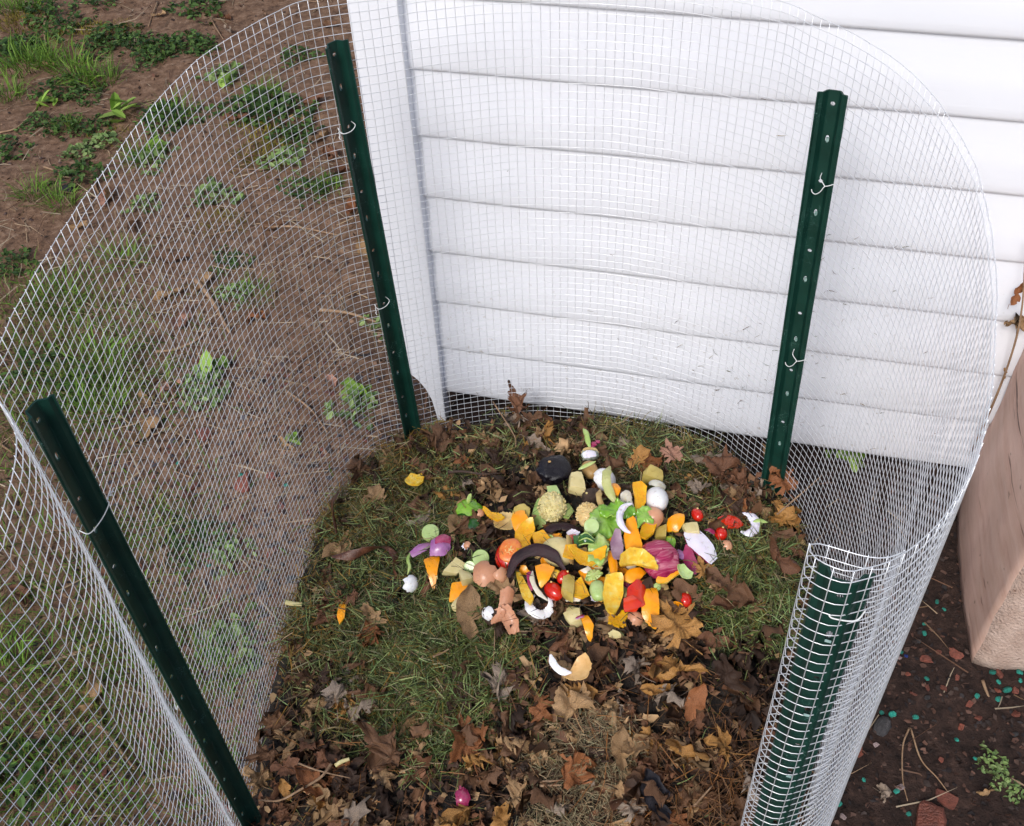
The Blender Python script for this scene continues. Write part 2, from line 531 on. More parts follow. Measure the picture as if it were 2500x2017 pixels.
def tube(P, r, sides=5, cap=True, r_fn=None):
    V, F = [], []
    n = len(P)
    for i, p in enumerate(P):
        t = (P[min(i + 1, n - 1)] - P[max(i - 1, 0)]).normalized()
        a = t.cross(Vector((0, 0, 1)))
        if a.length < 0.05: a = t.cross(Vector((1, 0, 0)))
        a.normalize(); c = a.cross(t)
        rr = r if r_fn is None else r * r_fn(i / max(1, n - 1))
        for k in range(sides):
            th = 2 * math.pi * k / sides
            V.append(p + (a * math.cos(th) + c * math.sin(th)) * rr)
    for i in range(n - 1):
        for k in range(sides):
            a, b = i * sides + k, i * sides + (k + 1) % sides
            F.append((a, b, b + sides, a + sides))
    if cap:
        F.append(tuple(range(sides - 1, -1, -1)))
        F.append(tuple(range((n - 1) * sides, n * sides)))
    return V, F
wire_cyl = obj('wire_mesh_cylinder', None, (0.02, 0.87, 0), label='tall open cylinder of fine galvanised square wire mesh round the compost', cat='wire mesh')
off = Vector((0.02, 0.87, 0))
WR = 0.00046
NROW = 75
for j in range(NROW):
    z = RIM_Z - j * PITCHW
    P = [ring_pt(i, z) - off for i in range(NR)]
    V, F = tube(P, WR * (1.15 if j == 0 else 1.0), 4)
    obj('horizontal_wire', mesh('horizontal_wire', V, F, M_galv), parent=wire_cyl)
zs = [RIM_Z + 0.0006 - q * (NROW * PITCHW - PITCHW + 0.0012) / 30 for q in range(31)]
for i in range(0, NR, 2):
    n = ring_normal(i)
    P = []
    for z in zs:
        p = ring_pt(i, z) - off
        P.append(Vector((p.x + n.x * 2 * WR * 0.8, p.y + n.y * 2 * WR * 0.8, z)))
    V, F = tube(P, WR * 0.92, 4)
    obj('vertical_wire', mesh('vertical_wire', V, F, M_galv), parent=wire_cyl)

# ------------------------------------------------------------------ green steel posts
def post_mat():
    m, nt, b = new_mat('dark green enamelled steel')
    co = coords(nt)
    n1 = noise_tex(nt, co, 30, 4)
    col = ramp(nt, n1, [(0.3, (0.0025, 0.026, 0.018)), (0.7, (0.006, 0.042, 0.030))])
    # thin pale scuffs in the paint
    w = nt.nodes.new('ShaderNodeTexNoise'); w.inputs['Scale'].default_value = 55; w.inputs['Detail'].default_value = 2; w.inputs['Distortion'].default_value = 1.4
    nt.links.new(co, w.inputs['Vector'])
    k = ramp(nt, w.outputs['Fac'], [(0.494, (0, 0, 0)), (0.5, (1, 1, 1)), (0.506, (0, 0, 0))])
    n3 = noise_tex(nt, co, 14, 2)
    k2 = ramp(nt, n3, [(0.52, (0, 0, 0)), (0.64, (0.75, 0.75, 0.75))])
    kk = mixc(nt, k, k2, 1.0, 'MULTIPLY')
    col = mixc(nt, col, (0.22, 0.42, 0.38), kk)
    nt.links.new(col, b.inputs['Base Color'])
    b.inputs['Roughness'].default_value = 0.45
    b.inputs['Specular IOR Level'].default_value = 0.35
    bump(nt, b, noise_tex(nt, co, 300, 2), 0.1, 0.0005)
    return m
M_post = post_mat()
M_lug = food('chipped paint on lug', (0.03, 0.12, 0.10), (0.25, 0.36, 0.34), 300, 0.5, 0)
PROF = [(x * .89, y) for x, y in [(-0.0197, -0.0030), (-0.0187, -0.0005), (-0.0135, 0.0005), (-0.0095, 0.0075), (-0.0075, 0.0092), (0.0075, 0.0092), (0.0095, 0.0075), (0.0135, 0.0005), (0.0187, -0.0005), (0.0197, -0.0030)]]
def post_mesh(h, holes):
    V, F = [], []
    cell = 0.015
    zc = [0.0]
    for z in holes: zc += [z - cell / 2, z + cell / 2]
    zc.append(h)
    rows = []
    for z in zc:
        rows.append(len(V))
        for x, y in PROF: V.append((x, y, z))
    n = len(PROF)
    for r in range(len(zc) - 1):
        a, b = rows[r], rows[r + 1]
        hole = (r % 2 == 1)
        for i in range(n - 1):
            if i == 4 and hole: continue
            F.append((a + i, b + i, b + i + 1, a + i + 1))
        if hole:
            zc_ = (zc[r] + zc[r + 1]) / 2
            sq = holes_kind[r // 2]
            rx, rz = (0.0030, 0.0030) if sq == 'round' else (0.0026, 0.0058)
            o = len(V)
            for q in range(8):
                th = math.pi / 8 + q * math.pi / 4
                V.append((math.cos(th) * rx, 0.0092, zc_ + math.sin(th) * rz))
            A, B, C, D = a + 5, b + 5, b + 4, a + 4    # +x low, +x high, -x high, -x low
            F += [(B, o + 0, o + 1), (B, o + 1, o + 2, C), (C, o + 2, o + 3), (C, o + 3, o + 4, D), (D, o + 4, o + 5), (D, o + 5, o + 6, A), (A, o + 6, o + 7), (A, o + 7, o + 0, B)]
    return mesh('steel_post', V, F, M_post, False)
POST_H = 1.15
holes_kind, hz = [], []
z, q = POST_H - 0.017, 0
while z > 0.25:
    hz.append(z); holes_kind.append('round' if q % 2 == 0 else 'slot')
    z -= 0.047 + 0.012 * (q % 2); q += 1
hz.reverse(); holes_kind.reverse()
post_me = post_mesh(POST_H, hz)
lugV = [(-.0022, 0, 0), (.0022, 0, 0), (.0022, .0035, .0035), (-.0022, .0035, .0035), (-.0022, .0062, .0075), (.0022, .0062, .0075), (.0022, .0046, .0085), (-.0022, .0046, .0085), (-.0022, .002, .0045), (.0022, .002, .0045)]
lugF = [(0, 1, 2, 3), (3, 2, 5, 4), (4, 5, 6, 7), (7, 6, 9, 8), (8, 9, 1, 0), (0, 3, 8), (3, 4, 7, 8), (1, 9, 2), (2, 9, 6, 5)]
lug_me = mesh('lug', lugV, lugF, M_lug, False)
lugF_me = lug_me
def post(base, top, ztop, face, label, inset=0.0):
    b = Vector((*base, ztop - POST_H)); 
    zb = 0.1
    t = Vector((*top, ztop))
    lean = (t - Vector((*base, zb))).normalized()
    y = Vector((math.cos(face), math.sin(face), 0)); y = (y - lean * y.dot(lean)).normalized()
    x = y.cross(lean)
    Mx = Matrix((x, y, lean)).transposed().to_4x4()
    Mx.translation = t - lean * POST_H - y * inset
    o = obj('steel_post', post_me, label=label, cat='post', group='green steel posts of the bin')
    o.matrix_world = Mx
    sm = o.modifiers.new('sheet', 'SOLIDIFY'); sm.thickness = 0.0021; sm.offset = 0
    for hz_, kd in zip(hz, holes_kind):
        if kd == 'slot':
            l = obj('lug', lug_me, (0, 0.0095, hz_ - 0.0085), parent=o)
    return o
def face_of(p): return math.atan2(p[1] - 0.87, p[0] - 0.02)
post_bl = post((-0.181, 1.288), (-0.205, 1.286), 0.897, R(131), 'dark green steel post at the back left, beside the corner trim')
post_r = post((0.425, 1.082), (0.405, 1.125), 0.880, R(62), 'dark green steel post at the back right, in front of the siding')
post_fl = post((-0.4035, 0.630), (-0.4115, 0.646), 0.882, R(162), 'dark green steel post in the left foreground, leaning across the lawn side')
FRT = (0.2166, 0.3960)
post_fr = post((FRT[0] + 0.024, FRT[1] + 0.001), FRT, 0.935, R(-112), 'dark green steel post wrapped in the folded end of the wire mesh')

# twisted wire ties
M_tie = food('bright tie wire', (0.62, 0.64, 0.64), (0.80, 0.81, 0.80), 100, 0.35, 0)
def tie(post_o, z, pts, label):
    """wire tie in the post's own frame; pts are (x, y, dz)"""
    P = catmull([Vector(p) for p in pts], 8)
    V, F = tube([Vector(p) * .88 for p in P], 0.00062, 6)
    Mx = post_o.matrix_world.copy()
    o = obj('wire_tie', mesh('wire_tie', V, F, M_tie), label=label, cat='wire tie', group='wire ties on the posts')
    o.matrix_world = Mx @ Matrix.Translation((0, 0, z))
    return o
def twist(x, y, dz, dx, n=7, amp=0.0016, drop=-0.012):
    return [(x + dx * q / n, y + amp * math.cos(q * 2.6), dz + drop * q / n + amp * math.sin(q * 2.6)) for q in range(n)]
loop = lambda s: [(0.006 * s, 0.010, 0.0), (0.005 * s, -0.002, -0.002), (-0.006 * s, -0.0055, -0.006), (-0.020 * s, -0.005, -0.005), (-0.0235 * s, 0.0, -0.002)]
bpy.context.view_layer.update()
tie(post_bl, POST_H - 0.117, loop(1) + twist(-0.024, 0.001, 0.004, -0.002, 7, 0.0016, -0.022), 'wire tie near the top of the back left post')
tie(post_bl, POST_H - 0.43, loop(1) + twist(-0.024, 0.001, 0.004, -0.002, 7, 0.0016, -0.026), 'wire tie halfway down the back left post')
yt = lambda: [(0.0, 0.012, 0.0), (0.001, -0.002, -0.003), (0.009, -0.006, -0.011), (0.008, -0.007, -0.014), (0.004, -0.007, -0.022), (-0.002, -0.006, -0.027), (-0.007, -0.004, -0.026), (-0.009, -0.003, -0.022)]
y2 = lambda: [(0.009, -0.006, -0.012), (0.014, -0.005, -0.011), (0.021, -0.003, -0.008), (0.024, 0.003, -0.008)]
for zz, nm in ((0.111, 'upper'), (0.40, 'middle'), (0.78, 'lowest')):
    t1 = tie(post_r, POST_H - zz, yt(), nm + ' forked wire tie on the back right post')
    P = catmull([Vector(p) for p in y2()], 6)
    V, F = tube([p * .88 for p in P], 0.00062, 6)
    obj('tail', mesh('tail', V, F, M_tie), parent=t1)
wrap = [(-0.0225, 0.006, 0.004), (-0.0215, -0.004, 0.0), (-0.008, -0.0045, -0.003), (0.008, -0.0045, -0.002), (0.0215, -0.004, 0.003)]
tie(post_fl, POST_H - 0.150, wrap[::-1][0:0] + wrap + twist(0.0225, 0.0, 0.004, 0.020, 9, 0.0016, 0.002), 'wire tie wrapped round the top of the left foreground post')
tie(post_fl, POST_H - 0.47, [(-0.008, 0.012, 0), (-0.018, 0.006, -0.004), (-0.025, 0.0, -0.006), (-0.024, -0.004, 0.004)], 'small wire loop halfway down the left foreground post')
tie(post_fl, POST_H - 0.74, [(-0.008, 0.012, 0), (-0.018, 0.006, -0.004), (-0.025, 0.0, -0.006), (-0.024, -0.004, 0.004)], 'small wire loop low on the left foreground post')
tie(post_fr, POST_H - 0.040, [(-0.022, 0.0, 0.002), (-0.016, 0.010, -0.001), (-0.002, 0.0125, -0.002), (0.004, 0.012, 0.0), (0.003, 0.004, 0.001)], 'wire tie under the top of the mesh wrapped post')

# ------------------------------------------------------------------ the compost pile
PC = Vector((0.02, 0.80))
bound = [p.copy() for p in ring if p.y > 0.30]
def radial(poly, th, c=PC):
    d = Vector((math.cos(th), math.sin(th))); best = None
    n = len(poly)
    for i in range(n):
        a, b = poly[i] - c, poly[(i + 1) % n] - c
        e = b - a
        den = d.x * e.y - d.y * e.x
        if abs(den) < 1e-12: continue
        t = (a.x * e.y - a.y * e.x) / den
        s = (a.x * d.y - a.y * d.x) / den
        if 0 <= s <= 1 and t > 0 and (best is None or t < best): best = t
    return best or 0.004
NTH = 240
RAD = [radial(bound, 2 * math.pi * i / NTH) - 0.004 for i in range(NTH)]
def edge_r(th):
    q = (th % (2 * math.pi)) / (2 * math.pi) * NTH
    i = int(q) % NTH
    t = q - int(q)
    return RAD[i] * (1 - t) + RAD[(i + 1) % NTH] * t
def humus():
    m, nt, b = new_mat('dark moist compost')
    co = coords(nt)
    n1 = noise_tex(nt, co, 55, 6, 0.7)
    n2 = noise_tex(nt, co, 210, 3, 0.6)
    col = ramp(nt, n1, [(0.32, (0.004, 0.003, 0.0025)), (0.54, (0.018, 0.011, 0.007)), (0.72, (0.055, 0.031, 0.018))])
    nt.links.new(col, b.inputs['Base Color'])
    b.inputs['Roughness'].default_value = 0.8
    bump(nt, b, mixc(nt, n1, n2, 0.4), 1.0, 0.012)
    return m
M_humus = humus()
def build_pile():
    V, F = [(PC.x, PC.y, pile_height(PC.x, PC.y))], []
    nring, seg = 70, 200
    for k in range(1, nring + 2):
        q = min(1.0, k / nring)
        for s in range(seg):
            th = 2 * math.pi * s / seg
            r = edge_r(th) * q
            x, y = PC.x + r * math.cos(th), PC.y + r * math.sin(th)
            h = pile_height(x, y) - 0.010 + 0.010 * fbm(x * 38, y * 38, 1, 2)
            if q > 0.97: h -= 0.012
            V.append((x, y, h if k <= nring else -0.03))
    for s in range(seg): F.append((0, 1 + s, 1 + (s + 1) % seg))
    for k in range(nring):
        for s in range(seg):
            a, b = 1 + k * seg + s, 1 + k * seg + (s + 1) % seg
            F.append((a, a + seg, b + seg, b))
    obj('compost_pile', mesh('compost_pile', V, F, M_humus), label='low dark mound of compost filling the wire mesh cylinder', cat='compost')
build_pile()

def blades(name, P, L, W, yaw, pitch, bend, C, mat, as_mesh=False, **kw):
    """many narrow blades as one mesh; every blade is a bent, tapering strip of two pieces"""
    n = len(P)
    d = np.stack([np.cos(yaw) * np.cos(pitch), np.sin(yaw) * np.cos(pitch), np.sin(pitch)], 1)
    p2 = pitch + bend
    d2 = np.stack([np.cos(yaw + bend * 0.6) * np.cos(p2), np.sin(yaw + bend * 0.6) * np.cos(p2), np.sin(p2)], 1)
    roll = nr.uniform(-0.9, 0.9, n)
    s = np.stack([-np.sin(yaw) * np.cos(roll), np.cos(yaw) * np.cos(roll), np.sin(roll)], 1)
    w = (W / 2)[:, None]
    l = (L / 2)[:, None]
    mid = P + d * l
    tip = mid + d2 * l
    V = np.stack([P - s * w, P + s * w, mid + s * w * 0.85, mid - s * w * 0.85, tip], 1).reshape(-1, 3)
    me = bpy.data.meshes.new(name)
    me.vertices.add(len(V)); me.vertices.foreach_set('co', V.astype(np.float32).ravel())
    b = np.arange(n) * 5
    lv = np.stack([b, b + 1, b + 2, b + 3, b + 3, b + 2, b + 4], 1).ravel()
    me.loops.add(len(lv)); me.loops.foreach_set('vertex_index', lv.astype(np.int32))
    ls = np.stack([np.arange(n) * 7, np.arange(n) * 7 + 4], 1).ravel()
    me.polygons.add(2 * n); me.polygons.foreach_set('loop_start', ls.astype(np.int32))
    me.materials.append(mat)
    me.update(calc_edges=True)
    at = me.color_attributes.new('Col', 'FLOAT_COLOR', 'POINT')
    cc = np.ones((n * 5, 4), np.float32); cc[:, :3] = np.repeat(C, 5, 0)
    at.data.foreach_set('color', cc.ravel())
    me.validate()
    return me if as_mesh else obj(name, me, **kw)

M_blade = attr_mat('grass blades', 0.55, 0.25, 0.3)
def in_pile(x, y, m=0.985):
    dx, dy = x - PC.x, y - PC.y
    return math.hypot(dx, dy) < edge_r(math.atan2(dy, dx)) * m

GREEN, LIGHTG, OLIVE, OCHRE, TAN, DARKG = (0.098, 0.130, 0.032), (0.20, 0.26, 0.095), (0.135, 0.115, 0.035), (0.23, 0.145, 0.03), (0.27, 0.22, 0.125), (0.030, 0.042, 0.014)
PATCH = [((-0.1177, 0.8085), 0.070, GREEN, 2.2), ((-0.2115, 0.8892), 0.06, GREEN, 0.8), ((-0.1617, 0.7619), 0.05, GREEN, 0.9), ((-0.2506, 0.9816), 0.06, DARKG, 0.9), ((-0.2739, 0.8402), 0.06, OLIVE, 0.9),
         ((-0.3731, 0.9496), 0.05, OCHRE, 0.9), ((-0.3184, 1.1479), 0.05, OCHRE, 0.8), ((-0.2241, 1.1683), 0.07, OLIVE, 1.2), ((-0.1414, 1.1232), 0.05, OLIVE, 0.7), ((-0.1888, 1.2784), 0.05, OCHRE, 0.7), ((-0.0024, 1.2539), 0.06, OLIVE, 0.7),
         ((0.2171, 1.2434), 0.08, OLIVE, 0.9), ((0.2752, 1.1518), 0.06, DARKG, 0.8), ((0.3257, 0.9111), 0.055, GREEN, 1.2), ((0.3477, 0.8503), 0.045, GREEN, 1.3), ((0.3834, 0.9815), 0.06, OLIVE, 0.7),
         ((0.0825, 0.6382), 0.045, TAN, 2.2), ((0.0621, 0.5904), 0.045, TAN, 1.6), ((0.1070, 0.6609), 0.03, TAN, 1.0), ((-0.0731, 0.8515), 0.05, GREEN, 0.6), ((-0.1814, 1.0158), 0.07, GREEN, 0.7)]
def clippings():
    P, C, Ls, Wd = [], [], [], []
    pa = np.array([(*p[0], p[1], p[3]) for p in PATCH]); pcg = np.array([p[2] for p in PATCH])
    tries = 0
    while len(P) < 34000 and tries < 300000:
        tries += 1
        x, y = rnd.uniform(-0.44, 0.47), rnd.uniform(0.46, 1.36)
        w = pa[:, 3] * np.exp(-((pa[:, 0] - x) ** 2 + (pa[:, 1] - y) ** 2) / (2 * pa[:, 2] ** 2))
        tot = w.sum()
        if rnd.random() > min(1.0, max(0.0, tot - 0.22) * 0.8 + 0.010): continue
        if not in_pile(x, y, 0.992): continue
        k = int(np.searchsorted(np.cumsum(w), rnd.random() * tot)) if tot > 0.12 else rnd.randrange(len(PATCH))
        k = min(k, len(PATCH) - 1)
        c = np.array(pcg[k])
        r = rnd.random()
        if k not in (16, 17, 18):
            if r < 0.26: c = np.array(LIGHTG)
            elif r < 0.37: c = np.array(TAN) * 0.9
            elif r < 0.47: c = np.array(OCHRE) * 0.8
            elif r < 0.60: c = np.array(DARKG)
        c = c * rnd.uniform(0.35, 1.75)
        c[0] *= rnd.uniform(0.85, 1.2)
        fine = k in (16, 17, 18)
        P.append((x, y, pile_height(x, y) + rnd.uniform(-0.006, 0.012) * min(1.3, tot + 0.25)))
        C.append(c); Ls.append(rnd.uniform(0.010, 0.028) if fine else rnd.uniform(0.016, 0.050)); Wd.append(rnd.uniform(0.0006, 0.0011) if fine else rnd.uniform(0.0009, 0.0019))
    n = len(P)
    P, C = np.array(P), np.array(C)
    blades('grass_clippings', P, np.array(Ls), np.array(Wd), nr.uniform(0, 2 * np.pi, n), np.clip(nr.normal(0.05, 0.22, n), -0.2, 0.8), nr.normal(-0.15, 0.45, n), C, M_blade,
           label='mown grass clippings, green to straw coloured, spread over the compost', cat='grass', kind='stuff')
clippings()

# dark brown needles and thin stems over the lower right of the pile
def needles():
    P, C = [], []
    for cx, cy, s, n in ((*(0.2661, 0.5865), 0.06, 420), (*(0.1974, 0.6170), 0.08, 260), (*(-0.2831, 0.6802), 0.09, 160), (*(0.0348, 0.6863), 0.12, 220), (*(-0.2257, 1.0869), 0.03, 70)):
        for _ in range(n):
            x, y = rnd.gauss(cx, s), rnd.gauss(cy, s)
            if not in_pile(x, y): continue
            P.append((x, y, pile_height(x, y) + rnd.uniform(0.002, 0.016)))
            c = np.array(rnd.choice([(0.16, 0.07, 0.03), (0.10, 0.045, 0.02), (0.24, 0.13, 0.06), (0.30, 0.13, 0.04)])) * rnd.uniform(0.7, 1.2); C.append(c)
    n = len(P)
    blades('pine_needles', np.array(P), nr.uniform(0.03, 0.09, n), nr.uniform(0.0008, 0.0015, n), nr.uniform(0, 2 * np.pi, n), nr.normal(0, 0.12, n), nr.normal(0, 0.3, n), np.array(C), M_blade,
           label='rust brown needles and thin dry stems scattered on the compost', cat='needles', kind='stuff')
needles()

# ------------------------------------------------------------------ leaves
M_leaf = leaf_mat('dry leaf', 0.12, 0.55)
def leaf_outline(kind, r):
    pts = []
    if kind == 'maple':
        lobes = [(90, 1.0, 26), (38, 0.86, 24), (142, 0.86, 24), (-18, 0.62, 22), (198, 0.62, 22), (-68, 0.30, 20), (248, 0.30, 20)]
        for q in range(72):
            a = q * 5.0
            v = 0.30
            for c, l, w in lobes:
                d = abs((a - c + 180) % 360 - 180)
                b_ = min(0.52, l * 0.8)
                v = max(v, b_ + (l - b_) * max(0, 1 - d / (w + 3)) ** 1.1 if d < 34 else 0)
            v *= 1 + 0.12 * math.sin(q * 2.1 + r.random()) * (v > 0.5)
            pts.append((math.radians(a), v))
    elif kind == 'oak':
        for q in range(72):
            a = math.radians(q * 5)
            v = 1 / math.sqrt((math.cos(a) / 0.48) ** 2 + (math.sin(a) / 1.0) ** 2)
            v *= 1 + 0.24 * math.cos(9 * a + 0.6) * abs(math.cos(a)) ** 0.4
            pts.append((a, v))
    else:
        for q in range(72):
            a = math.radians(q * 5)
            v = 1 / math.sqrt((math.cos(a) / 0.42) ** 2 + (math.sin(a) / 1.0) ** 2)
            v *= 1 + 0.10 * max(0, math.sin(a)) ** 6
            pts.append((a, v))
    return pts
def make_leaf(kind, seed, curl, fold, crumple):
    r = random.Random(seed)
    out = leaf_outline(kind, r)[::2] if kind != 'maple' else leaf_outline(kind, r)
    # torn bits
    for _ in range(r.choice([1, 2, 2, 3])):
        c = r.uniform(0, 2 * math.pi); w = r.uniform(0.15, 0.55)
        out = [(a, v * (1 - 0.55 * math.exp(-(((a - c + math.pi) % (2 * math.pi) - math.pi) / w) ** 2))) for a, v in out]
    nrg = 5
    V, F = [(0, 0, 0)], []
    n = len(out)
    ax = r.uniform(0, math.pi)
    ca, sa = math.cos(ax), math.sin(ax)
    for k in range(1, nrg + 1):
        for a, v in out:
            q = (k / nrg) ** 0.85
            V.append((math.cos(a) * v * q, math.sin(a) * v * q, 0))
    W = []
    for x, y, z in V:
        s, t = x * ca + y * sa, -x * sa + y * ca
        rr = math.hypot(x, y)
        z += fold * abs(x) - 0.06 * abs(math.sin(5 * math.atan2(y, x))) * rr
        z += crumple * fbm(x * 2.1 + seed, y * 2.1, seed * 0.7, 4) * (0.4 + rr)
        x += 0.5 * crumple * fbm(x * 1.8, y * 1.8 + seed, 3.1, 2); y += 0.5 * crumple * fbm(x * 1.8 + 7, y * 1.8, seed, 2)
        s, t = x * ca + y * sa, -x * sa + y * ca
        if curl > 0:                      # roll round the axis
            R_ = 1.0 / curl
            s2 = R_ * math.sin(s / R_); z2 = R_ * (1 - math.cos(s / R_))
            s, z = s2 + 0.0 - z * math.sin(s / R_), z2 + z * math.cos(s / R_)
        W.append((s * ca - t * sa, s * sa + t * ca, z))
    for i in range(n): F.append((0, 1 + i, 1 + (i + 1) % n))
    for k in range(nrg - 1):
        for i in range(n):
            a, b = 1 + k * n + i, 1 + k * n + (i + 1) % n
            F.append((a, a + n, b + n, b))
    # stalk
    P = [Vector((0, -0.02, 0.0)), Vector((0.02, -0.35, -0.01)), Vector((0.05, -0.62, 0.05)), Vector((0.10, -0.85, 0.10))] if kind == 'maple' else [Vector((0, -0.9, 0)), Vector((0.03, -1.15, 0.03)), Vector((0.08, -1.3, 0.06))]
    v2, f2 = tube(P, 0.018, 3, False)
    o = len(W)
    W += [tuple(p) for p in v2]
    F += [tuple(o + i for i in f) for f in f2]
    return mesh('dead_leaf', W, F, M_leaf)
LEAF = {'maple': [make_leaf('maple', 10 + i, *c) for i, c in enumerate([(0.7, 0.25, 0.40), (1.3, 0.2, 0.55), (1.8, 0.3, 0.6), (0.6, 0.55, 0.5), (1.5, -0.3, 0.75), (1.0, 0.1, 1.0), (2.3, 0.2, 0.55), (0.5, 0.3, 0.42), (2.0, 0.4, 0.9), (1.4, 0.5, 0.8)])],
        'oak': [make_leaf('oak', 30 + i, *c) for i, c in enumerate([(0.5, 0.3, 0.25), (1.4, 0.4, 0.35), (0.9, 0.6, 0.4), (2.3, 0.3, 0.35)])],
        'oval': [make_leaf('oval', 50 + i, *c) for i, c in enumerate([(0.7, 0.5, 0.25), (1.8, 0.4, 0.3), (0.5, 0.7, 0.3), (2.8, 0.3, 0.3)])]}
LC = {'tan': (0.40, 0.25, 0.125), 'brown': (0.165, 0.083, 0.042), 'dark': (0.058, 0.030, 0.018), 'grey': (0.34, 0.265, 0.205), 'rust': (0.29, 0.112, 0.042), 'gold': (0.47, 0.24, 0.07), 'pink': (0.50, 0.27, 0.19), 'slate': (0.030, 0.028, 0.036), 'chest': (0.195, 0.088, 0.046)}
def leaf(kind, v, x, y, lift, size, yaw, tilt, roll, col, label, group=None, base=None):
    z = (pile_height(x, y) if base is None else base) + lift
    c = Vector(LC[col]) * rnd.uniform(0.85, 1.15)
    return obj('dead_leaf', LEAF[kind][v % len(LEAF[kind])], (x, y, z), (tilt, roll, yaw), size, label=label, cat='leaf', group=group, color=c)
